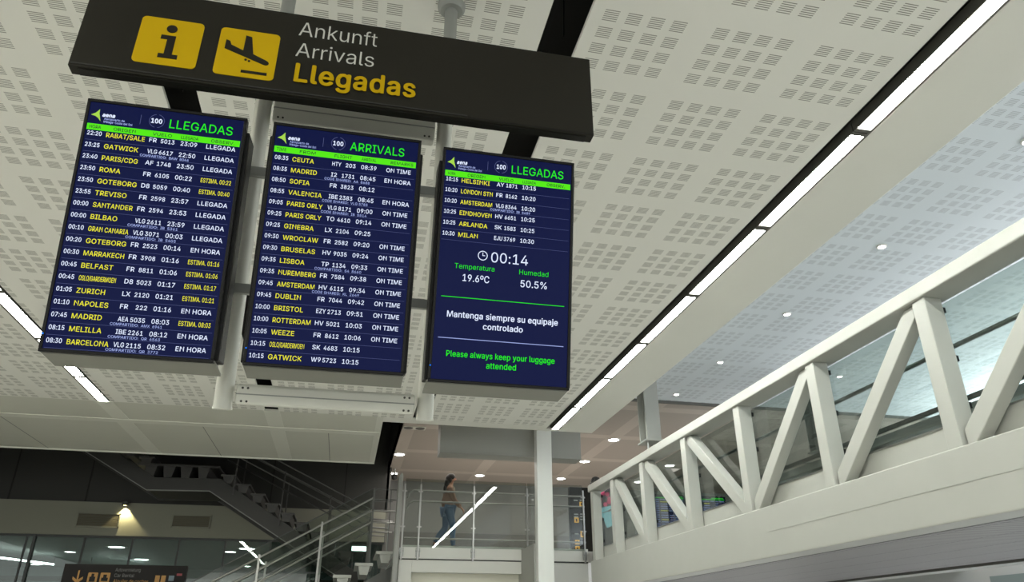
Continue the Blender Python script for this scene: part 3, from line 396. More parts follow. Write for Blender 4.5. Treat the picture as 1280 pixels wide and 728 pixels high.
    'á': (389, '160,-9,137,-7,115,-3,94,5,76,15,60,29,48,45,38,63,32,84,30,108,32,128,36,146,43,161,53,174,64,184,78,193,92,200,108,206,125,211,178,220,200,223,234,227,247,229,257,231,265,235,271,240,274,246,275,272,272,285,267,297,260,307,251,315,240,322,227,327,212,330,196,331,178,330,163,327,149,322,137,316,127,309,118,301,110,292,104,283,100,274,41,291,51,313,64,331,79,346,95,358,114,368,133,375,153,380,173,383,194,384,208,384,223,382,239,379,255,375,271,369,286,360,300,350,312,336,322,320,330,301,335,278,337,251,337,0,277,0,277,52,272,52,267,43,260,34,252,25,242,16,229,8,215,1,199,-4,181,-7 170,45,192,47,211,51,228,59,242,68,254,80,263,93,270,108,274,122,276,138,276,190,267,184,221,174,210,173,200,171,161,166,147,163,134,159,122,153,112,147,103,139,97,130,93,118,92,105,93,93,96,82,102,72,109,64,119,57,130,52,142,48,156,46 162,429,210,529,278,529,212,429'),
    ' ': (188, ''),
}
def _inside(p, L):
    x, y = p; c = False
    for (x0, y0), (x1, y1) in zip(L, L[1:] + L[:1]):
        if (y0 > y) != (y1 > y) and x < (x1 - x0) * (y - y0) / (y1 - y0) + x0: c = not c
    return c
def _glyph(ch, fat):
    """filled letter as (verts2d, faces, advance)"""
    key = (ch, fat)
    if key in _tc: return _tc[key]
    adv, data = GLYPH[ch]; V = []; F = []
    loops = []
    for part in data.split():
        n = [int(q) / 1000 for q in part.split(',')]; loops.append(list(zip(n[::2], n[1::2])))
    ar = lambda L: sum(p[0] * q[1] - q[0] * p[1] for p, q in zip(L, L[1:] + L[:1]))
    outs = [L for L in loops if ar(L) < 0]; holes = [L for L in loops if ar(L) >= 0]
    for L in outs:
        cu = bpy.data.curves.new('outline', 'CURVE'); cu.dimensions = '2D'; cu.fill_mode = 'BOTH'; cu.offset = fat
        for P in [L] + [h for h in holes if _inside(h[0], L)]:
            sp = cu.splines.new('POLY'); sp.points.add(len(P) - 1); sp.use_cyclic_u = True
            for q, p in zip(sp.points, P): q.co = (p[0], p[1], 0, 1)
        o = bpy.data.objects.new('outline', cu); COL.objects.link(o)
        dg = bpy.context.evaluated_depsgraph_get(); dg.update()
        me = bpy.data.meshes.new_from_object(o.evaluated_get(dg)); k = len(V)
        V += [(p.co.x, p.co.y) for p in me.vertices]; F += [[i + k for i in p.vertices] for p in me.polygons]
        bpy.data.objects.remove(o); bpy.data.curves.remove(cu); bpy.data.meshes.remove(me)
    _tc[key] = (V, F, adv / 1000 + fat * .8)
    return _tc[key]
def glyphs(body, fat=0.0):
    """flat lettering as (verts2d, faces) in font units; bold = the outline struck several times, slightly shifted"""
    V = []; F = []; x = 0; off = max(fat, 0) * .72
    sh = [(0, 0)] if off < .003 else [(-off, 0), (off, 0), (0, off), (0, -off)] if off < .012 else [(0, 0)] + [(off * math.cos(a * math.pi / 4), off * math.sin(a * math.pi / 4)) for a in range(8)]
    for ch in body:
        v, f, a = _glyph(ch, 0.0 if fat >= 0 else fat)
        for dx, dy in sh:
            k = len(V); V += [(p[0] + x + dx, p[1] + dy, sh.index((dx, dy)) * .0008) for p in v]; F += [[i + k for i in q] for q in f]
        x += a + off * 1.3
    return V, F
_cap = .509
def letter(mb, body, o, ex, ey, x, y, cap, width=None, maxw=None, align='L', fat=0.0, mi=0, stretch=1.0, slant=0.0, lift=None):
    """lettering with baseline start (x, y) on the plane o + x ex + y ey; ey points up"""
    v, f = glyphs(body, fat)
    if not v: return
    x0 = min(p[0] for p in v); x1 = max(p[0] for p in v)
    s = cap / _cap; sx = s * stretch
    if width: sx = width / (x1 - x0)
    elif maxw and (x1 - x0) * sx > maxw: sx = maxw / (x1 - x0)
    w = (x1 - x0) * sx
    off = {'L': 0, 'C': -w / 2, 'R': -w}[align]
    o, ex, ey = Vector(o), Vector(ex), Vector(ey)
    if lift: o = o + Vector(lift)
    en = ex.cross(ey).normalized()
    mb.add([o + ex * (x + off + (a - x0) * sx + slant * b * s) + ey * (y + b * s) + en * d for a, b, d in v], f, mi)

# ------------------------------------------------------------------ STRUCTURE
HC = 3.70      # main ceiling
struct('floor', MB().box(-30, 30, -22, 45, -EYE - .2, -EYE), 'floor_stone', label='pale stone hall floor below the frame', cat='floor')

def ceil_piece(name, x0, x1, y0, y1, m, base, z=HC, t=.03, label='', bevel=.0):
    return struct(name, MB().box(x0, x1, y0, y1, z, z + t), m, base, bevel, label, 'ceiling')
Y0, Y1 = -12.0, 13.42
ceil_piece('ceiling', 1.245, 3.575, Y0, Y1, 'ceiling_board', (1.335, 3.335, HC), label='perforated ceiling strip between dark slot and right light line')
ceil_piece('ceiling', -1.395, .985, Y0, Y1, 'ceiling_board', (-1.30, 3.28, HC), label='perforated ceiling strip above the three displays between two dark slots')
ceil_piece('ceiling', -4.17, -1.637, Y0, Y1, 'ceiling_board', (-2.345, 3.235, HC), label='perforated ceiling strip between left dark slot and left light line')
ceil_piece('ceiling', -14, -4.40, Y0, Y1, 'ceiling_board', (-5.08, 3.235, HC), label='perforated ceiling field left of the left light line')
# plain light-line side board, running to the open edge
struct('ceiling', MB().box(3.84, 4.55, Y0, 13.75, HC, HC + .03).box(4.52, 4.55, Y0, 13.75, HC + .03, 4.62), 'plain_board', label='plain ceiling edge board right of the right light line', cat='ceiling', bevel=.008)
# end band across the hall
struct('trim_1', MB().box(.46, 3.575, 13.42, 13.75, HC, HC + .03).box(3.575, 3.84, 13.62, 13.75, HC, HC + .03).box(.46, 4.51, 13.72, 13.75, HC + .03, 4.62), 'plain_board', label='plain band closing the perforated ceiling above the gallery', cat='trim')
gb = MB()
for a, b in ((-14, -4.42), (-4.14, -1.66), (-1.38, .34)):
    gb.box(a, b, 13.42, 14.55, HC, HC + .03); gb.box(a, b, 14.78, 17.35, HC, HC + .03)
struct('ceiling', gb, 'grey_board', label='plain grey ceiling boards beyond the perforated field', cat='ceiling')
jb = MB().box(-14, .46, 14.55, 14.78, HC - .012, HC + .03)
for a, b in ((-4.42, -4.14), (-1.66, -1.38), (.34, .46)): jb.box(a, b, 13.42, 14.55, HC - .004, HC + .03).box(a, b, 14.78, 17.35, HC - .004, HC + .03)
jb.box(-14, .46, 17.35, 17.38, HC - .03, HC + .06).box(.43, .46, 13.75, 17.35, HC + .03, HC + .06)
struct('trim_2', jb, 'joint_board', label='lighter joint strips between the grey boards', cat='trim')
# thin seams of the grey boards
sb = MB()
for x in (-8.2, -6.4, -2.9, -.55): sb.box(x, x + .012, 14.78, 17.35, HC - .002, HC)
struct('trim_3', sb, 'stair_frame', label='thin dark seams in the grey ceiling boards', cat='trim')
# black void above the slots, with its hanger cables
struct('ceiling', MB().box(-14, 4.52, Y0, 13.7, 4.25, 4.3).box(-14, .42, 13.7, 17.3, 4.25, 4.3), 'plenum', label='black void seen through the ceiling slots', cat='ceiling')
# right light recess channel (dark slot beside the tubes) and left one
struct('trim_4', MB().box(3.575, 3.59, Y0, 13.42, HC + .03, HC + .2).box(3.82, 3.84, Y0, 13.6, HC, HC + .2).box(3.575, 3.84, Y0, 13.6, HC + .2, HC + .22), 'recess_grey', label='dark recess holding the right light line', cat='trim')
struct('trim_5', MB().box(-4.40, -4.385, Y0, 13.95, HC, HC + .2).box(-4.185, -4.17, Y0, 13.42, HC + .03, HC + .2).box(-4.40, -4.17, Y0, 13.42, HC + .2, HC + .22), 'recess_grey', label='dark recess holding the left light line', cat='trim')

# upper ceilings
HB = 4.55
ceil_piece('ceiling', 4.55, 15, Y0, 14.03, 'upper_ceiling_board', (5.51, 4.19, HB), z=HB, t=.06, label='bluish white perforated ceiling above the bridge')
struct('trim_6', MB().box(4.55, 15, 13.98, 14.05, HB - .05, HB), 'bridge_dark', label='dark edge between bridge ceiling and gallery ceiling', cat='trim')
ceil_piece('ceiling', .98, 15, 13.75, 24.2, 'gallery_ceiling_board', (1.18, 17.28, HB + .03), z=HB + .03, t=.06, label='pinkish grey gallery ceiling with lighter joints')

# back walls
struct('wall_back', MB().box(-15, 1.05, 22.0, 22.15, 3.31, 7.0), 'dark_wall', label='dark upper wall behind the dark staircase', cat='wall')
sm = MB()
for x in (-10.6, -8.75, -6.9, -2.2, -.2): sm.box(x, x + .03, 21.985, 22.0, 3.31, 7.0)
struct('trim_7', sm, 'plenum', label='thin black seams in the dark upper wall', cat='trim')
struct('wall_back', MB().box(-15, 1.05, 21.9, 22.15, 2.47, 3.31), 'band_plaster', label='dim plaster band with two vent grilles above the glass', cat='wall')
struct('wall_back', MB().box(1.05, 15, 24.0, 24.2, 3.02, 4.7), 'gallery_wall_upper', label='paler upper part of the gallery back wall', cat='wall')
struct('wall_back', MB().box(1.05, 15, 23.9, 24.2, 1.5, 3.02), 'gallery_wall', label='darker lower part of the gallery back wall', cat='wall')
struct('wall_left', MB().box(.98, 1.10, 22.0, 24.2, 1.5, 4.58), 'gallery_wall', label='short return wall at the gallery left corner', cat='wall')
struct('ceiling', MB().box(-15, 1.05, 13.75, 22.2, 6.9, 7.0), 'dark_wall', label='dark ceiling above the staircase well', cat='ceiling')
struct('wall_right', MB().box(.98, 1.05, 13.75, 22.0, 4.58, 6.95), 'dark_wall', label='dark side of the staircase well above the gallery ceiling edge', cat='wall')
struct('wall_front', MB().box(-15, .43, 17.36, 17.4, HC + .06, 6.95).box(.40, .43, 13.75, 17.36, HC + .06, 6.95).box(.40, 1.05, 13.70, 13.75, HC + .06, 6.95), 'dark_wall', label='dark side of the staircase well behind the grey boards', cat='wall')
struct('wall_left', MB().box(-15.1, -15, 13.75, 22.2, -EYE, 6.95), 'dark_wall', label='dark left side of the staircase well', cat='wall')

# glazed room behind the staircase
gw = MB()
for x in (-12.4, -10.4, -9.25, -8.05, -6.68, -5.52, -4.36, -3.19, -2.01, -.9, .2):
    gw.box(x - .02, x + .02, 22.0, 22.06, -EYE, 2.47)
for x in (-7.86,): gw.box(x - .03, x + .03, 21.96, 22.06, -EYE, 2.47)
gw.box(-15, 1.05, 21.98, 22.08, 2.42, 2.50)
win = struct('window_1', gw, 'mullion', label='dark mullions of the glazed room under the plaster band', cat='window')
MB().box(-15, 1.05, 22.02, 22.032, -EYE, 2.44).build('pane', 'window_glass', win)
MB().box(-15, 1.05, 22.06, 22.2, 1.36, 1.47).build('transom', 'brown_beam', win)
struct('ceiling', MB().box(-15, 1.05, 22.16, 38, 2.9, 2.95), 'room_grey', label='grey ceiling inside the glazed room', cat='ceiling')
struct('wall_back', MB().box(-15, 1.05, 38, 38.1, -EYE, 2.95), 'room_grey', label='far wall inside the glazed room', cat='wall')
struct('wall_left', MB().box(-15.1, -15, 22.0, 38, -EYE, 2.95), 'room_grey', label='side wall inside the glazed room', cat='wall')
struct('wall_right', MB().box(1.05, 1.15, 22.2, 38, -EYE, 2.95), 'room_grey', label='right side wall inside the glazed room', cat='wall')
# hall right wall beyond the bridge
wr = MB().box(15, 15.2, -12, 24.2, -EYE, 2.2)
struct('wall_right', wr, 'right_wall', label='pale wall beyond the bridge', cat='wall')
wd = MB()
for y in (10.5, 12.3, 14.4): wd.box(14.94, 15.0, y, y + 1.5, -EYE, 1.36)
struct('window_2', wd, 'room_grey', label='dim panes below the bridge in the pale wall', cat='window')

# gallery: slab, fascia, portal below, fin to the column
GX0, GX1, GY = 1.14, 15.0, 16.7
struct('floor', MB().box(GX0, GX1, GY + .03, 24, 1.56, 1.80), 'floor_stone', label='gallery floor slab', cat='floor')
struct('trim_8', MB().box(GX0, 3.77, GY - .02, GY + .04, 1.57, 1.84).box(3.77, 5.3, GY - .02, GY + .04, 1.57, 1.84), 'white_panel', label='white fascia panel along the gallery edge', cat='trim', bevel=.006)
struct('trim_9', MB().box(GX0 - .02, 5.3, GY + .0, GY + .03, 1.545, 1.575), 'clamp_black', label='dark shadow gap below the gallery fascia', cat='trim')
struct('wall_front', MB().box(1.11, 1.39, GY, GY + .35, -EYE, 1.545).box(1.39, 3.77, GY, GY + .35, 1.30, 1.545), 'white_panel', bevel=.006, label='white portal under the gallery', cat='wall')
struct('wall_front', MB().box(1.39, 3.77, GY + .25, GY + .33, -EYE, 1.30), 'cream_panel', label='cream recessed panel in the portal', cat='wall')
struct('wall_front', MB().box(4.1, 5.3, GY + .02, GY + .2, -EYE, 1.545), 'white_panel', label='white wall between column and bridge end', cat='wall')
struct('wall_right', MB().box(3.77, 4.1, 15.5, GY + .3, -EYE, 1.80), 'beam_grey', label='grey stub wall tying the column to the gallery', cat='wall')
# ------------------------------------------------------------------ column and beam
t = thing('support_column', (3.97, 15.38, -EYE), 'tall white square column standing in front of the gallery', 'column')
MB().box(3.80, 4.13, 15.27, 15.5, -EYE, HB + .03).build('shaft', 'column_paint', t, bevel=.01)
MB().box(3.74, 4.19, 15.21, 15.5, -EYE, -EYE + .12).build('plinth', 'beam_grey', t, bevel=.006)
struct('trim_10', MB().box(1.75, 4.86, 15.5, 15.95, 3.57, HB + .03).box(1.75, 4.86, 15.485, 15.5, 3.57, 3.6), 'beam_grey', bevel=.006, label='grey boxed beam hanging across behind the column head', cat='beam')

# ------------------------------------------------------------------ ceiling light lines
YS = [-2.2, -.62, .96, 2.55, 4.14, 5.70, 7.33, 8.93, 10.48, 12.11, 13.75]
ORD = ['nearest', 'second', 'third', 'fourth', 'fifth', 'sixth', 'seventh', 'eighth']
def tube_light(x0, x1, y0, y1, lens, label, group):
    t = thing('linear_ceiling_light', ((x0 + x1) / 2, (y0 + y1) / 2, HC + .01), label, 'ceiling light', group)
    h = MB().box(x0 - .008, x1 + .008, y0 + .005, y1 - .005, HC + .05, HC + .10)
    h.box(x0 - .008, x0, y0 + .005, y1 - .005, HC + .002, HC + .05).box(x1, x1 + .008, y0 + .005, y1 - .005, HC + .002, HC + .05)
    h.box(x0, x1, y0 + .005, y0 + .042, HC + .002, HC + .05).box(x0, x1, y1 - .042, y1 - .005, HC + .002, HC + .05)
    h.build('housing', 'recess_grey', t)
    MB().box(x0, x1, y0 + .042, y1 - .042, HC + .010, HC + .045).build('diffuser', lens, t)
    return t
far = ['nearest to the column', 'second from the column', 'third from the column', 'fourth from the column', 'fifth from the column', 'sixth from the column', 'seventh from the column', 'eighth from the column', 'ninth from the column', 'last from the column']
farl = ['at the far end of the line', 'second from the far end', 'third from the far end', 'fourth from the far end', 'fifth from the far end', 'sixth from the far end', 'seventh from the far end', 'eighth from the far end', 'ninth from the far end', 'tenth from the far end']
for i in range(len(YS) - 1):
    k = len(YS) - 2 - i
    tube_light(3.70, 3.825, YS[i], YS[i + 1], 'lamp_white', 'white tube light in the right ceiling line, ' + far[k], 'tube lights of the right ceiling line')
    tube_light(-4.375, -4.215, YS[i], YS[i + 1], 'lamp_warm', 'warm white tube light in the left ceiling line, ' + farl[k], 'tube lights of the left ceiling line')

def downlight(x, y, z, label, group, r=.085, name='recessed_downlight', lens='downlight'):
    t = thing(name, (x, y, z - .02), label, 'downlight', group)
    MB().lathe([(r * .86, -.018), (r * 1.15, -.012), (r * 1.15, 0), (r * .86, 0), (r * .86, -.018)], (x, y, z), cap=False).build('ring', 'white_panel', t, smooth=True)
    MB().lathe([(.001, -.012), (r * .84, -.012), (r * .84, -.002), (.001, -.002)], (x, y, z)).build('lens', lens, t)
    return t
gd = [(1.19, 20.25, 'at the left edge of the gallery ceiling, front one'), (1.19, 22.85, 'at the left edge of the gallery ceiling, back one'),
      (3.81, 20.05, 'of the pair left of the column, upper in the picture'), (3.81, 22.6, 'of the pair left of the column, lower in the picture'),
      (6.38, 20.05, 'of the pair right of the column, upper in the picture'), (6.38, 22.55, 'of the pair right of the column, lower in the picture'),
      (6.36, 17.5, 'right of the column above the bridge end'), (9.5, 18.95, 'seen just over the bridge top beam'),
      (8.95, 20.05, 'seen through the bridge glass, front one'), (8.95, 22.55, 'seen through the bridge glass, back one'), (11.5, 20.05, 'far right on the gallery ceiling')]
for x, y, s in gd: downlight(x, y, HB + .03, 'bright downlight ' + s, 'downlights in the gallery ceiling', .15)
bd = [(6.34, 4.85), (6.34, 7.1), (6.32, 9.31), (6.31, 11.54), (6.32, 13.52)]
bl = ['out at the frame edge', 'highest in the picture', 'second from the top', 'third from the top', 'lowest, nearest the hanger post']
for (x, y), s in zip(bd, bl): downlight(x, y, HB, 'small spot in the bluish ceiling above the bridge, ' + s, 'spots in the bridge ceiling', .055)
for k, (x, y) in enumerate(((8.9, 5.2), (8.9, 7.4), (8.9, 9.6), (8.9, 11.8))): downlight(x, y, HB, 'small spot in the bluish ceiling beyond the bridge, %s from the camera' % ['first', 'second', 'third', 'fourth'][k], 'spots in the bridge ceiling', .055)
rd = [(-9.77, 30.94, .2, 'leftmost, small'), (-7.72, 28.95, .3, 'large, below the left grille'), (-7.9, 33.4, .3, 'large, above the black sign'), (-4.09, 29.73, .22, 'small, left of the large one'), (-3.39, 28.52, .3, 'large, beside the stair rail'), (-4.16, 35.62, .22, 'small and low between the stair rails'), (-12.7, 36.5, .25, 'far left above the brown transom')]
for x, y, r, s in rd: downlight(x, y, 2.9, 'round ceiling light in the glazed room, ' + s, 'ceiling lights inside the glazed room', r)
# twin dark speaker in the gallery ceiling edge
t = thing('twin_ceiling_speaker', (1.33, 17.4, HB), 'dark twin round speaker set in the gallery ceiling edge', 'speaker')
for dx in (-.14, .14): MB().lathe([(.001, -.02), (.11, -.02), (.12, 0), (.001, 0)], (1.33 + dx, 17.4, HB + .03)).build('grille', 'bridge_dark', t)
MB().box(1.06, 1.60, 17.26, 17.54, HB + .015, HB + .03).build('plate', 'joint_board', t, bevel=.004)

# thin black cables hanging in the two dark ceiling slots
for x, y, z0, lb in ((1.13, 3.62, 3.70, 'right slot, nearer one'), (1.16, 4.35, 3.72, 'right slot, farther one'), (-1.50, 4.75, 3.70, 'left slot, nearer one'), (-1.53, 5.4, 3.72, 'left slot, farther one')):
    g = thing('hanging_cable', (x, y, z0), 'thin black cable hanging in the ' + lb, 'cable', 'cables in the dark ceiling slots')
    MB().path([(x, y, 4.25), (x + .01, y, 4.0), (x, y, z0)], .006, 6).build('cable', 'bezel_black', g)

# ------------------------------------------------------------------ ARRIVALS SIGN
SY = 2.95
sx0, sx1, sz0, sz1 = -1.434, 1.064, 2.362, 2.876
t = thing('arrivals_sign', (-.185, SY + .03, sz0), 'long black hanging sign with yellow pictograms reading Ankunft Arrivals Llegadas', 'sign')
MB().box(sx0, sx1, SY, SY + .065, sz0, sz1).build('panel', 'sign_black', t, bevel=.004)
MB().box(sx0 + .01, .40, SY - .004, SY, sz0 + .012, sz0 + .018).build('edge_groove', 'clamp_black', t)
MB().box(sx0 + .04, sx1 - .04, SY + .012, SY + .055, sz0 - .008, sz0).box(.40, sx1 - .006, SY - .003, SY, sz0 + .004, sz0 + .010).build('edge_trim', 'sign_edge', t)
def rrect(x0, x1, z0, z1, r, n=6):
    p = []
    for cx, cz, a in ((x1 - r, z1 - r, 0), (x0 + r, z1 - r, 90), (x0 + r, z0 + r, 180), (x1 - r, z0 + r, 270)):
        for i in range(n + 1):
            q = math.radians(a + 90 * i / n); p.append((cx + r * math.cos(q), cz + r * math.sin(q)))
    return p
EX, EZ, EY = (1, 0, 0), (0, 0, 1), (0, 1, 0)
def fl(y): return (0, y, 0)
def tile(x0, x1, z0, z1, yy, parent, label):
    o = MB().prism(rrect(x0, x1, z0, z1, .022), fl(yy), EX, EZ, (0, .003, 0)).build('pictogram_tile', 'sign_yellow', parent)
    o['label'] = label
    return o
ti = tile(-1.181, -.900, 2.432, 2.715, SY - .003, t, 'yellow square with black letter i')
tp = tile(-.822, -.545, 2.426, 2.716, SY - .003, t, 'yellow square with landing aeroplane')
s = MB()
s.prism([(-1.040 + .024 * math.cos(a * math.pi / 12), 2.654 + .024 * math.sin(a * math.pi / 12)) for a in range(24)], fl(SY - .005), EX, EZ, (0, .002, 0))
s.prism([(-1.080, 2.612), (-1.014, 2.612), (-1.014, 2.499), (-.988, 2.499), (-.988, 2.474), (-1.074, 2.474), (-1.074, 2.499), (-1.050, 2.499), (-1.050, 2.587), (-1.080, 2.587)], fl(SY - .005), EX, EZ, (0, .002, 0))
s.build('letter_i', 'sign_black', ti)
u = lambda a, b: (-.822 + .277 * a, 2.716 - .290 * b)
pl = [(.116, .261), (.185, .281), (.216, .36), (.425, .446), (.427, .115), (.53, .136), (.601, .499), (.835, .598), (.875, .625), (.885, .65), (.875, .68), (.85, .697), (.818, .698), (.114, .453)]
s = MB(); s.prism([u(*p) for p in pl], fl(SY - .005), EX, EZ, (0, .002, 0))
for c in ((.494, .635), (.554, .654)): s.prism([u(c[0] + .022 * math.cos(a * math.pi / 6), c[1] + .022 * math.sin(a * math.pi / 6)) for a in range(12)], fl(SY - .005), EX, EZ, (0, .002, 0))
s.prism([u(.452, .858), (u(.882, .858)), u(.882, .912), u(.452, .912)], fl(SY - .005), EX, EZ, (0, .002, 0))
s.build('aeroplane', 'sign_black', tp)
for body, z, cap, w, m, fat, lab in (('Ankunft', 2.735, .090, .386, 'sign_grey', -.004, 'grey word Ankunft'), ('Arrivals', 2.600, .088, .380, 'sign_grey', -.004, 'grey word Arrivals'), ('Llegadas', 2.443, .108, .588, 'sign_yellow', .034, 'bold yellow word Llegadas')):
    s = MB(); letter(s, body, (0, SY - .003, 0), EX, EZ, -.462 if fat < 0 else -.452, z, cap, width=w, fat=fat)
    s.build('lettering', m, t)['label'] = lab

# ------------------------------------------------------------------ DISPLAY FRAME (tilted white tubes hung from two poles)
TT = math.atan2(.2, .98)
ED = Vector((0, .2, -.98)).normalized()           # down along the tilted displays
NB = Vector((0, .98, .2)).normalized()            # back of the displays
t = thing('display_frame', (-.155, 3.62, 1.06), 'white tilted tube frame hung on poles, carrying the three displays', 'display frame')
for X in (-.655, .335):
    lb = 'left' if X < 0 else 'right'
    top = Vector((X, 3.40, 2.66)); bot = top + ED * 1.66
    MB().tube(top, bot, .043, 20, flat=1.35).tube(bot, bot + ED * .012, .046, 20, flat=1.35).build('post', 'frame_white', t, smooth=True)
    MB().tube(top - ED * .02, top + ED * .004, .047, 20, flat=1.38).build('clamp_ring', 'pole_grey', t, smooth=True)
    MB().path([top, (X, 3.47, 2.80), (X + .012, 3.52, 2.95), (X + .018, 3.52, 3.70)], .040, 18).build('pole', 'pole_grey', t, smooth=True)
    MB().lathe([(.045, -.05), (.07, -.048), (.086, -.03), (.09, 0), (.045, 0)], (X + .018, 3.52, HC), 24).build('ceiling_collar', 'pole_grey', t, smooth=True)
def crossbar(s0, s1, x0, x1, nm, off=.0):
    o = Vector((0, 3.40, 2.66)) - NB * (.05 + off)
    mb = MB()
    p0 = o + ED * s0 + Vector((x0, 0, 0)); h = ED * (s1 - s0)
    mb.obox(p0, (x1 - x0, 0, 0), h, NB * .08)
    c = mb.build(nm, 'frame_white', t, bevel=.012)
    g = MB(); g.obox(o + ED * (s0 + (s1 - s0) * .47) - NB * .002 + Vector((x0 + .002, 0, 0)), (x1 - x0 - .004, 0, 0), ED * .006, NB * .004)
    g.build('groove', 'pole_grey', c)
    sc = MB()
    for xx in (x0 + .03, x0 + .055, x1 - .03, x1 - .055):
        for q in (.2, .85):
            c0 = o + ED * (s0 + (s1 - s0) * q) + Vector((xx, 0, 0)); sc.tube(c0 - NB * .002, c0 + NB * .004, .006, 8)
    sc.build('screws', 'screw_dark', c)
crossbar(-.02, .135, -.595, .277, 'crossbar')
crossbar(1.545, 1.645, -.595, .277, 'crossbar')
# rear carrying rails behind the displays
for sdist in (.42, 1.05):
    p = Vector((-1.22, 3.40, 2.66)) + ED * sdist - NB * .085
    MB().obox(p, (2.1, 0, 0), ED * .05, NB * .045).build('carrying_rail', 'pole_grey', t, bevel=.004)

# ------------------------------------------------------------------ FLIGHT DISPLAYS
LEFT = [('22:20', 'RABAT/SALE', 'FR', '5013', '23:09', 'LLEGADA', ''), ('23:25', 'GATWICK', 'VLG', '6617', '22:50', 'LLEGADA', 'COMPARTIDO:  BAW  8046'),
        ('23:40', 'PARIS/CDG', 'AF', '1748', '23:50', 'LLEGADA', ''), ('23:50', 'ROMA', 'FR', '6105', '00:22', 'ESTIMA. 00:22', ''),
        ('23:50', 'GOTEBORG', 'D8', '5059', '00:40', 'ESTIMA. 00:40', ''), ('23:55', 'TREVISO', 'FR', '2598', '23:57', 'LLEGADA', ''),
        ('00:00', 'SANTANDER', 'FR', '2594', '23:53', 'LLEGADA', ''), ('00:00', 'BILBAO', 'VLG', '2611', '23:59', 'LLEGADA', 'COMPARTIDO:  IB  5361'),
        ('00:10', 'GRAN CANARIA', 'VLG', '3071', '00:03', 'LLEGADA', 'COMPARTIDO:  IB  5403'), ('00:20', 'GOTEBORG', 'FR', '2523', '00:14', 'EN HORA', ''),
        ('00:30', 'MARRAKECH', 'FR', '3908', '01:16', 'ESTIMA. 01:16', ''), ('00:45', 'BELFAST', 'FR', '8811', '01:06', 'ESTIMA. 01:06', ''),
        ('00:45', 'OSLO/GARDERMOEN', 'D8', '5023', '01:17', 'ESTIMA. 01:17', ''), ('01:05', 'ZURICH', 'LX', '2120', '01:21', 'ESTIMA. 01:21', ''),
        ('01:10', 'NAPOLES', 'FR', '222', '01:16', 'EN HORA', ''), ('07:45', 'MADRID', 'AEA', '5035', '08:03', 'ESTIMA. 08:03', 'COMPARTIDO:  AMX  6941'),
        ('08:15', 'MELILLA', 'IBE', '2261', '08:12', 'EN HORA', 'COMPARTIDO:  QR  6563'), ('08:30', 'BARCELONA', 'VLG', '2115', '08:32', 'EN HORA', 'COMPARTIDO:  QR  3772')]
MID = [('08:35', 'CEUTA', 'HTY', '203', '08:39', 'ON TIME', ''), ('08:35', 'MADRID', 'I2', '1731', '08:45', 'EN HORA', 'CODE SHARED:  AA  8688'),
       ('08:50', 'SOFIA', 'FR', '3823', '08:12', '', ''), ('08:55', 'VALENCIA', 'IBE', '2383', '08:45', 'EN HORA', 'CODE SHARED:  VLG 5783'),
       ('09:05', 'PARIS ORLY', 'VLG', '8171', '09:00', 'ON TIME', 'CODE SHARED:  IB  5514'), ('09:25', 'PARIS ORLY', 'TO', '4610', '09:14', 'ON TIME', ''),
       ('09:25', 'GINEBRA', 'LX', '2104', '09:25', '', ''), ('09:30', 'WROCLAW', 'FR', '2582', '09:20', 'ON TIME', ''),
       ('09:30', 'BRUSELAS', 'HV', '9035', '09:24', 'ON TIME', ''), ('09:35', 'LISBOA', 'TP', '1134', '09:33', 'ON TIME', 'COMPARTIDO:  S4  8660'),
       ('09:35', 'NUREMBERG', 'FR', '7584', '09:38', 'ON TIME', ''), ('09:45', 'AMSTERDAM', 'HV', '6115', '09:34', 'ON TIME', 'CODE SHARED:  KL  2649'),
       ('09:45', 'DUBLIN', 'FR', '7044', '09:42', 'ON TIME', ''), ('10:00', 'BRISTOL', 'EZY', '2713', '09:51', 'ON TIME', ''),
       ('10:00', 'ROTTERDAM', 'HV', '5021', '10:03', 'ON TIME', ''), ('10:05', 'WEEZE', 'FR', '8612', '10:06', 'ON TIME', ''),
       ('10:15', 'OSLO/GARDERMOEN', 'SK', '4683', '10:15', '', ''), ('10:15', 'GATWICK', 'W9', '5723', '10:15', '', '')]
RIGHT = [('10:15', 'HELSINKI', 'AY', '1871', '10:15', '', ''), ('10:20', 'LONDON STN', 'FR', '8162', '10:20', '', ''),
         ('10:20', 'AMSTERDAM', 'VLG', '8364', '10:20', '', 'COMPARTIDO:  IB  5689'), ('10:25', 'EINDHOVEN', 'HV', '6651', '10:25', '', ''),
         ('10:25', 'ARLANDA', 'SK', '1583', '10:25', '', ''), ('10:30', 'MILAN', 'EJU', '3769', '10:30', '', '')]
DH = 1.185
TM = ['text_white', 'text_yellow', 'text_pale', 'rule_blue']
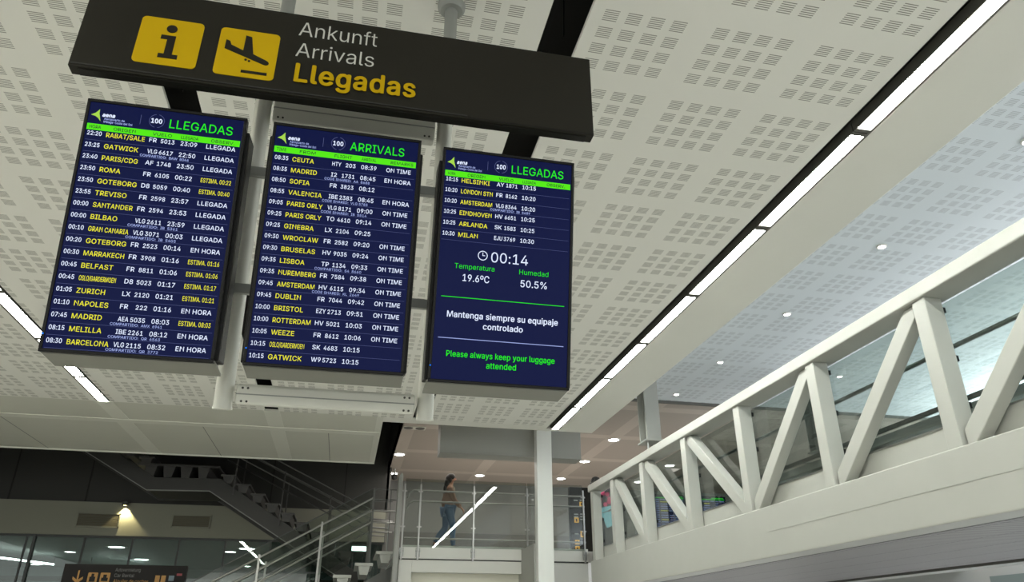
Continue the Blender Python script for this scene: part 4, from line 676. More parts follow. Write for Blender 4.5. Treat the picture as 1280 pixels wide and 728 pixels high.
def display(x0, width, ztop, title, heads, rows, label, v0=.151, dv=.0479, extra=None, titlew=.40, foot=True):
    P0 = Vector((x0, 3.05, ztop)); ex = Vector((1, 0, 0)); ed = ED; n = -NB
    t = thing('flight_display', P0 + ex * width / 2 + ed * DH + NB * .1, label, 'display', 'portrait flight displays in the tilted frame')
    q = lambda u_, v_, k=0.0: P0 + ex * (u_ * width) + ed * (v_ * DH) - NB * k
    # front frame (ring of four bars round the screen)
    mb = MB(); T = NB * .05; bu = .020; bv = .0125
    mb.obox(q(0, 0), ex * width, ed * DH * bv, T).obox(q(0, 1 - bv), ex * width, ed * DH * bv, T)
    mb.obox(q(0, bv), ex * width * bu, ed * DH * (1 - 2 * bv), T).obox(q(1 - bu, bv), ex * width * bu, ed * DH * (1 - 2 * bv), T)
    mb.build('bezel', 'bezel_black', t, bevel=.003)
    s = MB(); s.obox(q(bu, bv) + NB * .006, ex * width * (1 - 2 * bu), ed * DH * (1 - 2 * bv), NB * .03)
    scr = s.build('screen', 'screen_navy', t)
    # housing behind: dark side walls, grey tray
    b = MB(); b.obox(q(-.020, .05) + NB * .035, ex * width * 1.04, ed * DH * .938, NB * .15)
    b.build('housing', 'housing_black', t, bevel=.006)
    bk = Vector((0, 1, 0)) * .19           # level grey tray closing the box from below
    f0 = q(-.004, .986) + NB * .03; dn = ed * DH * .012
    b = MB(); b.prism([(0, 0), (0, 1), (1, 1), (1, 0)], f0 + dn, ex * width * 1.008, bk, Vector((0, 0, .012)))
    b.build('bottom_tray', 'housing_grey', t, bevel=.003)
    for uu in (-.022, 1.016):
        b = MB(); b.obox(q(uu, .08) + NB * .06, ex * width * .006, ed * DH * .86, NB * .012); b.build('side_trim', 'screw_dark', t)
    b = MB(); b.obox(q(.2, .3) + NB * .185, ex * width * .6, ed * .06, NB * .04).obox(q(.2, .83) + NB * .185, ex * width * .6, ed * .06, NB * .04)
    b.build('mounting_bracket', 'pole_grey', t)
    c = q(.011, .935, .001); MB().tube(c, c + NB * .003, .0035, 10).build('power_light', 'led_blue', t)
    LZ = .0010 - .006          # lettering sits just before the glass
    O = q(0, 0, LZ); up = -ed
    def L(mb, body, u_, v_, cap, **k):
        k = dict(k)
        for a in ('width', 'maxw'):
            if k.get(a): k[a] = k[a] * width
        letter(mb, body, O, ex, up, u_ * width, -v_ * DH, cap * DH, **k)
    def bar(mb, u0, u1, va, vb, mi=0, k=LZ):
        mb.add([q(u0, va, k), q(u1, va, k), q(u1, vb, k), q(u0, vb, k)], [(0, 1, 2, 3)], mi)
    # header: mark, two small lines, round badge, title
    mb = MB(); tri = [(.035, .066), (.062, .056), (.083, .040), (.084, .058), (.098, .090), (.080, .077), (.062, .070)]
    mb.add([q(a, b_, LZ) for a, b_ in tri], [(0, 1, 6), (1, 5, 6), (1, 3, 5), (1, 2, 3), (3, 4, 5)])
    mb.build('dart_mark', 'logo_green', scr)
    mb = MB(); L(mb, 'aena', .104, .070, .0155, width=.075, fat=.03, slant=.18); mb.build('operator_lettering', 'text_white', scr)
    mb = MB(); L(mb, 'Aeropuerto de', .118, .082, .0085, width=.125, fat=.012, mi=1); L(mb, 'Málaga-Costa del Sol', .118, .094, .0085, width=.175, fat=.012, mi=1)
    mb.build('airport_lettering', ['text_white', 'text_pale', 'rule_blue'], scr)
    mb = MB(); bar(mb, .3345, .3375, .042, .082); mb.build('divider', 'rule_blue', scr)
    mb = MB(); cx, cy, R = .436, .060, .034
    for a in range(36):
        if a in (8, 9, 26, 27): continue
        p = lambda r_, aa: q(cx, cy, LZ) + ex * (r_ * math.cos(aa)) + ed * (r_ * math.sin(aa))
        a0, a1 = a * math.pi / 18, (a + 1) * math.pi / 18
        mb.add([p(R, a0), p(R, a1), p(R * .93, a1), p(R * .93, a0)], [(0, 1, 2, 3)], 1)
    L(mb, '100', cx, .070, .0185, width=.068, align='C', fat=.03)
    mb.build('round_badge', ['text_white', 'rule_blue'], scr)
    mb = MB(); L(mb, title, .517, .083, .036, width=titlew, fat=.006); mb.build('title_lettering', 'text_green', scr)
    mb = MB(); bar(mb, .0235, .973, .1025, .1285); hb = mb.build('header_bar', 'bar_green', scr)
    for (w_, u_, wd_) in heads:
        mb = MB(); letter(mb, w_, q(0, 0, LZ + .0006), ex, up, u_ * width, -.1225 * DH, .0125 * DH, width=wd_ * width, fat=.008)
        mb.build('header_lettering', 'bar_text', scr)
    # rows
    for k, (tm, dest, fc, fn, ar, ob, code) in enumerate(rows):
        v = v0 + dv * k; mb = MB()
        L(mb, tm, .034, v, .0168, width=.087, fat=.015)
        L(mb, dest, .148, v + .002, .0185, maxw=.212 if len(dest) > 12 else .235, fat=.015, mi=1, stretch=.98 if len(dest) < 9 else .9)
        L(mb, fc, .410, v, .0172, maxw=.060, fat=.013)
        L(mb, fn, .566, v, .0165, width=.085 if len(fn) == 4 else .066, align='R', fat=.014)
        L(mb, ar, .604, v, .0174, width=.103, fat=.013)
        if ob:
            est = ob.startswith('EST')
            L(mb, ob, .858, v, .0175, width=.19 if est else (.180 if ob == 'EN HORA' else .186 if ob == 'LLEGADA' else .168), align='C', fat=.015 if est else .013, mi=1 if est else 0)
        if code: L(mb, code, .520, v + .0162, .0100, width=.300, align='C', fat=.006, mi=2)
        for a in range(0, 1): bar(mb, .028, .968, v + .0185, v + .0197, 3, LZ - .0003)
        mb.build('flight_row', TM, scr)
    if extra: extra(scr, L, bar, q, LZ, ex, ed)
    return t
def info(scr, L, bar, q, LZ, ex, ed):
    mb = MB(); c = q(.334, .464, LZ)
    for a in range(40):
        a0, a1 = a * math.pi / 20, (a + 1) * math.pi / 20
        p = lambda r_, aa: c + ex * (r_ * math.cos(aa)) + ed * (r_ * math.sin(aa))
        mb.add([p(.0245, a0), p(.0245, a1), p(.0205, a1), p(.0205, a0)], [(0, 1, 2, 3)])
    mb.add([c + ex * -.0017 + ed * -.016, c + ex * .0017 + ed * -.016, c + ex * .0017 + ed * .001, c + ex * -.0017 + ed * .001], [(0, 1, 2, 3)])
    mb.add([c + ex * -.0017 + ed * -.002, c + ex * .012 + ed * -.002, c + ex * .012 + ed * .0015, c + ex * -.0017 + ed * .0015], [(0, 1, 2, 3)])
    mb.build('clock_symbol', 'text_white', scr)
    mb = MB(); L(mb, '00:14', .396, .488, .043, width=.272, fat=.004); mb.build('clock_lettering', 'text_white', scr)
    mb = MB(); L(mb, 'Temperatura', .136, .528, .021, width=.288, fat=.004); mb.build('caption_lettering', 'text_green', scr)
    mb = MB(); L(mb, 'Humedad', .607, .529, .021, width=.217, fat=.004)
    mb.build('caption_lettering', 'text_green', scr)
    mb = MB(); L(mb, '19.6ºC', .198, .580, .029, width=.192, fat=.008); mb.build('climate_lettering', 'text_white', scr)
    mb = MB(); L(mb, '50.5%', .619, .583, .029, width=.196, fat=.008)
    mb.build('climate_lettering', 'text_white', scr)
    mb = MB(); bar(mb, .055, .949, .6485, .6515); mb.build('green_rule', 'text_green', scr)
    mb = MB(); bar(mb, .052, .951, .8185, .8215); mb.build('blue_rule', 'text_pale', scr)
    mb = MB(); L(mb, 'Mantenga siempre su equipaje', .103, .734, .0245, width=.80, fat=.018); L(mb, 'controlado', .361, .775, .0235, width=.287, fat=.018)
    mb.build('notice_lettering', 'text_white', scr)
    mb = MB(); L(mb, 'Please always keep your luggage', .115, .894, .0230, width=.772, fat=.018); L(mb, 'attended', .398, .933, .0235, width=.212, fat=.018)
    mb.build('notice_lettering', 'text_green', scr)
display(-1.354, .706, 2.268, 'LLEGADAS', [('HORA', .040, .070), ('ORIGEN', .185, .135), ('VUELO', .425, .118), ('LLEGADA', .602, .108), ('OBSERV.', .790, .150)], LEFT, 'left display of the three headed LLEGADAS, full of yellow cities from Rabat to Barcelona')
display(-.526, .714, 2.268, 'ARRIVALS', [('TIME', .040, .062), ('FROM', .190, .105), ('FLIGHT', .420, .118), ('ARRIVAL', .602, .100), ('REMARKS', .800, .155)], MID, 'middle display of the three headed ARRIVALS, from Ceuta to Gatwick', v0=.160, dv=.0476, titlew=.37)
display(.300, .684, 2.248, 'LLEGADAS', [('HORA', .045, .055), ('ORIGEN', .190, .130), ('VUELO', .425, .108), ('LLEGADA', .605, .100), ('OBSERV.', .790, .140)], RIGHT, 'right display of the three showing the time 00:14 and a luggage notice', v0=.150, dv=.0481, extra=info)

# ------------------------------------------------------------------ FOOTBRIDGE
XB = 4.83
t = thing('footbridge', (6.63, 8.0, .84), 'pale grey steel truss footbridge with glass sides crossing at right', 'footbridge')
PY = [(-.1, .1), (1.64, 1.84), (3.36, 3.56), (5.08, 5.28), (6.83, 7.03), (8.55, 8.75), (10.26, 10.46), (12.0, 12.2), (13.56, 13.76), (14.80, 15.0)]
def truss(side):
    """side 0: near (left) truss, 1: far truss mirrored about the bridge axis"""
    mx = (lambda x: x) if side == 0 else (lambda x: 2 * 6.625 - x)
    def bx(mb, x0, x1, *r):
        a, b = mx(x0), mx(x1); return mb.box(min(a, b), max(a, b), *r)
    g = MB(); bx(g, XB, XB + .30, -1.5, 15.05, .868, 1.433); g.build('girder', 'bridge_paint', t, bevel=.012, seg=3)
    g = MB(); bx(g, XB - .003, XB, -1.5, 8.2, 1.148, 1.153); g.build('weld_seam', 'bridge_paint', t)
    g = MB(); bx(g, XB, XB + .30, -1.5, 15.05, 2.787, 2.922); g.build('top_chord', 'bridge_paint', t, bevel=.012, seg=3)
    for (a, b) in PY:
        g = MB(); bx(g, XB + .03, XB + .21, a + .02, b - .02, 1.433, 2.787); g.build('post', 'bridge_paint', t, bevel=.008)
    for i in range(len(PY) - 1):
        if i == 8: continue
        near = i < 5                                  # the braces fall away from the camera up to the middle, then towards it
        ya, yb = (PY[i][1] + .01, PY[i + 1][0] - .01)
        zt, zb = 2.775, 1.44
        (p0, p1) = ((ya, zt), (yb, zb)) if near else ((yb, zt), (ya, zb))
        w = .17
        sgn = 1 if p1[0] > p0[0] else -1
        pts = [(p0[0], p0[1]), (p0[0] + sgn * .12, p0[1]), (p1[0], p1[1] + .13), (p1[0], p1[1]), (p1[0] - sgn * .09, p1[1]), (p0[0], p0[1] - .11)]
        MB().prism(pts, (mx(XB + .06), 0, 0), (0, 1, 0), (0, 0, 1), ((.13 if side == 0 else -.13), 0, 0)).build('brace', 'bridge_paint', t, bevel=.008)
    g = MB(); bx(g, XB + .22, XB + .25, -1.5, 15.0, 1.40, 1.685); g.build('kick_plate', 'bridge_paint', t)
    g = MB(); bx(g, XB + .21, XB + .26, -1.5, 15.0, 1.685, 1.70); g.build('kick_plate_cap', 'steel', t)
    for i in range(len(PY) - 1):
        a, b = PY[i][1] + .02, PY[i + 1][0] + .12
        g = MB(); bx(g, XB + .230, XB + .242, a - .02, b - .02, 1.70, 2.74)
        p = g.build('glass_pane', 'bridge_glass', t)
        c = MB()
        for yy in (a + .02, b - .06):
            for zz in (1.78, 2.2, 2.66): bx(c, XB + .215, XB + .255, yy - .015, yy + .02, zz, zz + .05)
        c.build('clamp', 'clamp_black', p)
    g = MB(); bx(g, XB + .44, XB + .49, -1.5, 15.0, 2.90, 2.96); g.build('inner_rail', 'bridge_dark', t)
    for (a, b) in PY:
        g = MB(); bx(g, XB + .20, XB + .47, a + .05, b - .06, 2.915, 2.935); g.build('rail_bracket', 'beam_grey', t)
    g = MB(); r0 = mx(XB + .42); g.tube((r0, -1.5, 2.42), (r0, 15.0, 2.42), .022, 12)
    for (a, b) in PY: g.tube((mx(XB + .25), a + .1, 2.36), (r0, a + .1, 2.42), .009, 8)
    g.build('handrail', 'steel', t, smooth=True)
truss(0); truss(1)
MB().box(XB + .30, 8.12, -1.5, 15.05, 1.30, 1.40).build('deck', 'floor_stone', t)
MB().box(XB + .34, 8.08, -1.5, 15.0, .90, .93).build('soffit', 'bridge_soffit', t)
MB().box(XB + .30, XB + .34, -1.5, 15.0, .868, 1.30).box(8.08, 8.12, -1.5, 15.0, .868, 1.30).build('soffit_edge', 'bridge_dark', t)
# legs carrying the bridge down to the hall floor
for X in (5.0, 8.27): MB().box(X - .12, X + .12, -1.2, -.9, -EYE, .868).build('leg', 'bridge_paint', t)
MB().box(5.40, 8.42, 15.05, 16.66, 1.45, 1.80).build('end_landing', 'beam_grey', t)

def hanger(x, y, label):
    h = thing('hanger_post', (x, y, 2.92), label, 'hanger', 'hanger posts above the bridge')
    MB().box(x - .13, x + .13, y - .17, y - .145, 3.10, HB).box(x - .13, x + .13, y + .145, y + .17, 3.10, HB).box(x - .02, x + .02, y - .145, y + .145, 3.10, HB).build('profile', 'beam_grey', h, bevel=.003)
    MB().box(x - .16, x + .16, y - .2, y + .2, 3.07, 3.10).build('foot_plate', 'beam_grey', h, bevel=.004)
    for dx, dy in ((-.1, -.1), (.1, .1)):
        MB().tube((x + dx, y + dy, 2.925), (x + dx, y + dy, 3.07), .016, 10).build('bolt', 'steel', h)
hanger(4.98, 11.85, 'grey hanger post from the ceiling down to the near bridge beam')
hanger(8.27, 11.85, 'grey hanger post of the far beam, seen through the bridge glass')
# black dome on the beam end
d = thing('dome_camera', (4.92, 14.75, 2.93), 'small black dome camera sitting on the far end of the bridge beam', 'camera')
MB().box(4.84, 5.0, 14.60, 14.92, 2.93, 2.958).build('base', 'clamp_black', d)
MB().lathe([(.105, 0), (.10, .04), (.075, .08), (.03, .10), (.001, .104)], (4.92, 14.76, 2.958), 16).build('dome', 'clamp_black', d, smooth=True)
d = thing('dome_camera', (1.20, 22.2, 4.2), 'small black ball camera hanging at the left end of the gallery ceiling', 'camera')
MB().tube((1.20, 22.2, 4.58), (1.20, 22.2, 4.40), .03, 10).build('stem', 'white_panel', d)
MB().ball((1.20, 22.2, 4.34), .09).build('dome', 'clamp_black', d, smooth=True)

# ------------------------------------------------------------------ GALLERY BALUSTRADE
b = thing('gallery_balustrade', (3.2, GY - .05, 1.52), 'glass balustrade with steel posts and rails along the gallery edge', 'balustrade')
posts = [1.15, 1.50, 2.69, 3.9, 5.22]
for x in posts:
    p = MB().box(x - .018, x + .018, GY - .07, GY - .035, 1.53, 3.12).box(x - .045, x - .03, GY - .06, GY - .02, 1.60, 1.78).box(x + .03, x + .045, GY - .06, GY - .02, 1.60, 1.78).build('post', 'steel', b, bevel=.003)
    c = MB()
    for z in (1.70, 2.2, 2.95): c.box(x - .05, x + .05, GY - .05, GY - .025, z, z + .03)
    c.build('clamp', 'steel', p)
for x0, x1 in zip(posts, posts[1:]):
    MB().box(x0 + .012, x1 - .012, GY - .034, GY - .022, 1.80, 3.24).build('glass_pane', 'rail_glass', b)
for z in (3.00, 2.77, 1.99):
    e = [(1.36, GY + .06, z), (5.28, GY + .06, z)]
    if z > 2.5: e = [(1.22, GY + .06, z - .16), (1.27, GY + .06, z - .05)] + e
    else: e[0] = (1.2, GY + .06, z)
    r = MB().path(e, .021, 10)
    for x in posts[1:]: r.tube((x, GY - .04, z), (x, GY + .06, z), .009, 8)
    r.build('rail', 'steel', b, smooth=True)

# newel plate and landing rail left of the gallery
n_ = thing('newel_panel', (1.08, 16.75, 1.2), 'tall grey steel newel panel at the left end of the gallery', 'newel')
MB().prism([(.98, .9), (1.092, .9), (1.092, 3.28), (1.06, 3.36), (1.0, 3.26)], (0, GY - .1, 0), EX, EZ, (0, .34, 0)).build('plate', 'beam_grey', n_, bevel=.004)
MB().box(1.03, 1.045, GY - .115, GY - .1, 1.0, 3.2).build('edge_strip', 'steel', n_)

# ------------------------------------------------------------------ PALE STAIR rising to the gallery
st = thing('staircase', (-2.5, 17.7, -EYE), 'open riser staircase with steel rails rising right to the gallery', 'staircase')
N = 13
for k in range(N):
    x1, z = 1.02 - .43 * k, 1.735 - .245 * k
    MB().box(x1 - .38, x1, 17.0, 18.5, z - .06, z).build('tread', 'step_white', st, bevel=.004)
    MB().prism([(x1 - .30, z - .06), (x1 - .06, z - .06), (x1 - .10, z - .235), (x1 - .26, z - .235)], (0, 17.05, 0), EX, EZ, (0, 1.4, 0)).build('tread_support', 'step_white', st)
sl = .245 / .43
for y in (17.1, 18.36):
    MB().prism([(1.1, 1.50), (1.1, 1.12), (-4.9, 1.12 - 6.0 * sl), (-4.9, 1.50 - 6.0 * sl)], (0, y, 0), EX, EZ, (0, .05, 0)).build('stringer', 'stair_frame', st)
for y in (16.96, 18.54):
    for dz in (0, -.26, -.51):
        pts = [(-5.0, y, 2.84 + dz - 5.49 * .575), (.49, y, 2.84 + dz)]
        if dz < 0: pts.append((1.03, y, 2.84 + dz - .02))
        MB().path(pts, .02, 8).build('rail', 'steel', st, smooth=True)
    MB().prism([(.47, 3.04), (.47, 1.80), (-5.0, 1.80 - 5.47 * .575), (-5.0, 3.04 - 5.47 * .575)], (0, y + .03, 0), EX, EZ, (0, .012, 0)).build('glass_pane', 'stair_glass', st)
    MB().obox((-5.0, y + .028, 3.04 - 5.47 * .575), (5.47, 0, 5.47 * .575), (0, .016, 0), (0, 0, .02)).build('glass_edge', 'mullion', st)
    for x in (.50, -.55, -1.75, -2.95): MB().box(x - .02, x + .02, y - .02, y + .02, 2.84 + (x - .49) * .575 - 1.35, 2.90 + (x - .49) * .575 + (.15 if x > 0 else 0)).build('post', 'steel' if x < 0 else 'stair_frame', st)
    f = MB().box(.50, 1.0, y - .008, y + .008, 3.02, 3.04).box(.50, 1.0, y - .008, y + .008, 2.80, 2.82).box(.86, .88, y - .008, y + .008, 1.74, 3.02)
    f.build('landing_guard', 'stair_frame', st)

# ------------------------------------------------------------------ DARK STAIR with landing, seen from below
ds = thing('dark_staircase', (-3.5, 20.3, 1.0), 'dark steel staircase with landing descending right in front of the dark wall', 'staircase')
low = [(-9.2, 5.70), (-6.52, 4.21), (-4.94, 3.335), (-3.47, 3.36), (-1.46, 2.18), (.35, 1.12)]
upp = [(.35, 1.50), (-1.40, 2.56), (-3.28, 3.69), (-4.80, 3.66), (-6.30, 4.52), (-9.2, 6.14)]
for y in (20.0, 21.35): MB().prism(low + upp, (0, y, 0), EX, EZ, (0, .10, 0)).build('stringer', 'dark_stair', ds, bevel=.004)
for a, b_ in zip(low, low[1:]):
    MB().obox((a[0], 19.985, a[1]), (b_[0] - a[0], 0, b_[1] - a[1]), (0, .03, 0), (0, 0, .022)).build('edge_highlight', 'pole_grey', ds)  # pale strips stand in for the highlight along the stringer's lower edge
MB().box(-4.94, -3.40, 20.1, 21.35, 3.36, 3.42).build('landing_soffit', 'dark_wall', ds)
MB().box(-5.27, -3.33, 20.0, 21.45, 3.95, 4.0).build('landing_deck', 'dark_stair_step', ds)
for x in (-4.95, -4.52, -4.11, -3.70):
    MB().prism([(x - .14, 3.95), (x + .14, 3.95), (x + .09, 3.68), (x - .09, 3.68)], (0, 20.02, 0), EX, EZ, (0, 1.4, 0)).build('landing_support', 'dark_stair_step', ds)
for k in range(9):
    x, z = -3.26 + .385 * k, 3.80 - .222 * k
    MB().box(x, x + .36, 20.0, 21.45, z - .045, z).build('tread', 'dark_stair_step', ds)
    MB().prism([(x + .05, z - .045), (x + .31, z - .045), (x + .27, z - .22), (x + .09, z - .22)], (0, 20.02, 0), EX, EZ, (0, 1.4, 0)).build('tread_support', 'dark_stair_step', ds)
for k in range(5):
    x, z = -5.27 - .385 * k, 4.16 + .222 * k
    MB().box(x - .0, x + .36, 20.0, 21.45, z - .045, z).build('tread', 'dark_stair_step', ds)
    MB().prism([(x + .05, z - .045), (x + .31, z - .045), (x + .27, z - .22), (x + .09, z - .22)], (0, 20.02, 0), EX, EZ, (0, 1.4, 0)).build('tread_support', 'dark_stair_step', ds)
for y in (19.95, 21.5):
    for dz in (0, -.2, -.42):
        MB().path([(-3.4, y, 4.90 + dz), (.57, y, 3.02 + dz), (1.0, y, 3.0 + dz)], .016, 8).build('rail', 'dark_rail', ds, smooth=True)
    for x in (-2.9, -1.7, -.5, .55):
        MB().box(x - .015, x + .015, y - .012, y + .012, 3.72 - (x + 3.1) * .59 - .3, 4.75 - (x + 3.4) * .474).build('post', 'dark_stair_step', ds)

# ------------------------------------------------------------------ wall grilles and wall spot
def grille(x0, x1, z0, z1, label):
    g = thing('vent_grille', ((x0 + x1) / 2, 21.88, z0), label, 'vent', 'vent grilles on the plaster band')
    MB().box(x0, x1, 21.86, 21.9, z0, z0 + .03).box(x0, x1, 21.86, 21.9, z1 - .03, z1).box(x0, x0 + .03, 21.86, 21.9, z0, z1).box(x1 - .03, x1, 21.86, 21.9, z0, z1).build('frame', 'band_plaster', g)
    s = MB(); k = 8
    for i in range(k):
        z = z0 + .035 + (z1 - z0 - .07) * i / k; s.obox((x0 + .03, 21.868, z), (x1 - x0 - .06, 0, 0), (0, .028, .012), (0, 0, .028))
    s.build('louvres', 'grille', g)
grille(-6.95, -5.90, 2.66, 3.03, 'left vent grille on the plaster band, lit by the warm spot')
grille(-4.62, -3.64, 2.71, 3.05, 'right vent grille on the plaster band, unlit')
w = thing('wall_spotlight', (-5.82, 21.75, 3.24), 'small warm spotlight shining down the plaster band beside the left grille', 'spotlight')
MB().lathe([(.04, 0), (.075, 0), (.08, .09), (.03, .11)], (-5.82, 21.74, 3.22), 16).build('shade', 'mullion', w, smooth=True)
MB().lathe([(.001, -.004), (.04, -.004), (.04, .0), (.001, .0)], (-5.82, 21.74, 3.222), 16).build('bulb', 'warm_lamp', w)
MB().box(-5.84, -5.80, 21.8, 21.9, 3.27, 3.31).build('arm', 'mullion', w)
sl_ = bpy.data.lights.new('spot_beam', 'SPOT'); sl_.energy = 120; sl_.spot_size = math.radians(92); sl_.spot_blend = .25; sl_.color = (1, .85, .45); sl_.shadow_soft_size = .03
so = bpy.data.objects.new('spot_beam', sl_); COL.objects.link(so); so.parent = w; so.location = (0, .085, -.03); so.rotation_euler = (0, 0, 0)
# long tube lamps inside the glazed room
for k, (p, q_) in enumerate((((-12.5, 29, 2.62), (-10.9, 33, 2.62)), ((-9.6, 33, 2.45), (-8.2, 36, 2.45)))):
    g = thing('tube_lamp', p, 'white tube lamp low inside the glazed room, %s' % ['at the far left', 'left of the black sign'][k], 'lamp', 'tube lamps inside the glazed room')
    MB().tube(p, q_, .03, 10).build('tube', 'downlight', g)
    MB().tube(Vector(p) + Vector((0, 0, .05)), Vector(q_) + Vector((0, 0, .05)), .03, 8).tube(Vector(p), (p[0], p[1], 2.9), .012, 6).tube(Vector(q_), (q_[0], q_[1], 2.9), .012, 6).build('mount', 'mullion', g)

g = thing('wall_lamp', (.35, 21.86, 2.18), 'small pale green lit lamp low behind the pale staircase', 'lamp')
MB().box(.13, .57, 21.84, 21.97, 2.18, 2.38).build('case', 'mullion', g, bevel=.005)
MB().box(.15, .55, 21.825, 21.84, 2.22, 2.34).build('lens', 'teal_lamp', g, bevel=.004)

# ------------------------------------------------------------------ BLACK DIRECTION SIGN low left
g = thing('direction_sign', (-3.0, 12.05, -EYE), 'black direction sign with down arrow at the bottom left of the picture', 'sign')
MB().box(-3.82, -2.21, 12.0, 12.1, .30, .965).build('panel', 'far_sign_black', g, bevel=.004)
for x in (-3.5, -2.5): MB().box(x - .04, x + .04, 12.03, 12.08, -EYE, .30).build('post', 'pole_grey', g)
yy = 11.995
a = MB().prism([(-3.625, .88), (-3.605, .88), (-3.605, .76), (-3.55, .80), (-3.55, .765), (-3.615, .71), (-3.68, .765), (-3.68, .80), (-3.625, .76)], fl(yy), EX, EZ, (0, .005, 0)).build('arrow', 'sign_orange', g)
for k, x in enumerate((-3.49, -3.33)):
    q_ = MB().prism(rrect(x, x + .125, .72, .855, .01), fl(yy), EX, EZ, (0, .004, 0)).build('pictogram_tile', 'sign_orange', g)
    if k == 0: MB().box(x + .025, x + .10, yy - .003, yy, .735, .80).box(x + .045, x + .08, yy - .003, yy, .80, .84).build('bus_shape', 'far_sign_black', q_)
    else: MB().box(x + .02, x + .105, yy - .003, yy, .745, .79).box(x + .04, x + .085, yy - .003, yy, .79, .83).build('car_shape', 'far_sign_black', q_)
for body, z, m, wd_ in (('Autovermietung', .875, 'sign_dim', .33), ('Car Rental', .80, 'sign_dim', .26), ('Alquiler de coches', .725, 'sign_orange', .46)):
    s = MB(); letter(s, body, (0, yy, 0), EX, EZ, -3.15, z, .045, width=wd_); s.build('lettering', m, g)
MB().box(-2.61, -2.55, yy, 12.0, .74, .83).build('small_icon', 'sign_orange', g); MB().box(-2.53, -2.47, yy, 12.0, .74, .83).build('small_icon', 'sign_orange', g)
MB().box(-2.43, -2.36, yy, 12.0, .76, .83).build('small_icon', 'icon_blue', g); MB().box(-2.33, -2.26, yy, 12.0, .83, .86).build('small_icon', 'icon_red', g)

# ------------------------------------------------------------------ TOTEM, BOARDS, POSTER on the gallery
g = thing('totem_sign', (5.30, 17.25, 1.80), 'tall black totem sign with amber pictograms behind the gallery glass', 'sign')
MB().box(5.06, 5.62, 17.2, 17.32, 1.80, 3.30).build('panel', 'sign_black', g, bevel=.006)
yy = 17.196
ic = MB()
for x, z, w_, h_ in ((5.30, 2.86, .10, .10), (5.16, 2.48, .11, .12), (5.16, 2.0, .11, .1), (5.16, 1.84, .11, .12), (5.30, 2.16, .1, .14)):
    q_ = MB().prism(rrect(x, x + w_, z, z + h_, .012), fl(yy), EX, EZ, (0, .004, 0)).build('pictogram_tile', 'bronze_glow', g)
    MB().box(x + w_ * .35, x + w_ * .65, yy - .003, yy, z + h_ * .2, z + h_ * .75).build('symbol', 'sign_black', q_)
s = MB()
for z in (2.98, 2.66, 2.60, 2.54, 2.22): s.box(5.16, 5.26, yy, yy + .003, z, z + .025); s.box(5.31, 5.42, yy, yy + .003, z + .01, z + .03)
s.build('text_lines', 'sign_grey', g)
def board(x0, x1, z0, z1, y, label):
    g = thing('departure_board', ((x0 + x1) / 2, y, 1.80), label, 'display', 'flight boards at the back of the gallery')
    MB().box(x0 - .03, x1 + .03, y, y + .1, z0 - .03, z1 + .03).build('casing', 'bezel_black', g, bevel=.005)
    MB().box((x0 + x1) / 2 - .05, (x0 + x1) / 2 + .05, y + .05, y + .1, 1.80, z0).build('stand', 'pole_grey', g)
    s = MB().box(x0, x1, y - .006, y, z0, z1).build('screen', 'screen_navy', g)
    r = MB(); n = 14
    for i in range(n):
        z = z1 - .12 - (z1 - z0 - .16) * i / n
        for a, b_ in ((.03, .13), (.17, .42), (.46, .6), (.64, .74), (.79, .96)):
            if random.random() < .93: r.box(x0 + (x1 - x0) * a, x0 + (x1 - x0) * b_, y - .009, y - .006, z - .025, z, 1 if a in (.17,) and i % 4 == 1 else 0)
    r.box(x0 + .02, x1 - .02, y - .009, y - .006, z1 - .09, z1 - .06, 2)
    r.box(x0 + (x1 - x0) * .5, x1 - .06, y - .009, y - .006, z1 - .045, z1 - .015, 2)
    r.build('flight_lines', ['text_pale', 'text_yellow', 'text_green'], s)
board(9.64, 10.66, 3.12, 4.26, 23.0, 'distant blue flight board seen through the bridge glass, left one')
board(11.15, 12.10, 3.12, 4.26, 23.0, 'distant blue flight board seen through the bridge glass, right one')
g = thing('advert_poster', (6.85, 19.5, 1.80), 'pink and pale blue lit poster seen through the last bridge pane', 'poster')
MB().box(6.40, 7.25, 19.5, 19.6, 1.80, 3.75).build('frame', 'poster_back', g, bevel=.006)
MB().box(6.45, 7.20, 19.49, 19.5, 2.2, 3.70).build('sheet', 'poster_back', g)
s = MB()
for k in range(7):
    a = k * 2.4; s.prism([(6.72 + .14 * math.cos(a) + .06 * math.cos(i * .785), 3.46 + .15 * math.sin(a) + .06 * math.sin(i * .785)) for i in range(8)], fl(19.482 - .0005 * k), EX, EZ, (0, .004, 0))
s.build('pink_shape', 'poster_pink', g)
MB().prism([(6.55, 3.2), (6.95, 3.3), (6.98, 2.8), (6.75, 2.7)], fl(19.484), EX, EZ, (0, .004, 0)).build('pale_blue_shape', 'poster_cyan', g)

# ------------------------------------------------------------------ PERSON walking right on the gallery
def skin(name, joints, edges, m, parent, root, sub=2):
    names = list(joints); idx = {k: i for i, k in enumerate(names)}
    base = BASE[parent.name]
    me = bpy.data.meshes.new(name)
    me.from_pydata([tuple(Vector(joints[k][0]) - base) for k in names], [(idx[a], idx[b]) for a, b in edges], [])
    me.materials.append(MATS[m])
    o = bpy.data.objects.new(name, me); COL.objects.link(o); o.parent = parent; BASE[o.name] = base
    md = o.modifiers.new('skin', 'SKIN'); md.use_smooth_shade = True; md.branch_smoothing = .6
    for k in names:
        r = joints[k][1]; sv = me.skin_vertices[0].data[idx[k]]
        sv.radius = (r, r) if not isinstance(r, tuple) else r
        sv.use_root = (k == root)
    s = o.modifiers.new('sub', 'SUBSURF'); s.levels = sub; s.render_levels = sub
    return o
G0 = 1.80
py_ = 17.35
def P(x, dy, z): return (2.20 + x, py_ + dy, G0 + z)
pr = thing('person', P(0, 0, 0), 'person with long dark hair, brown top and blue jeans walking right on the gallery', 'person')
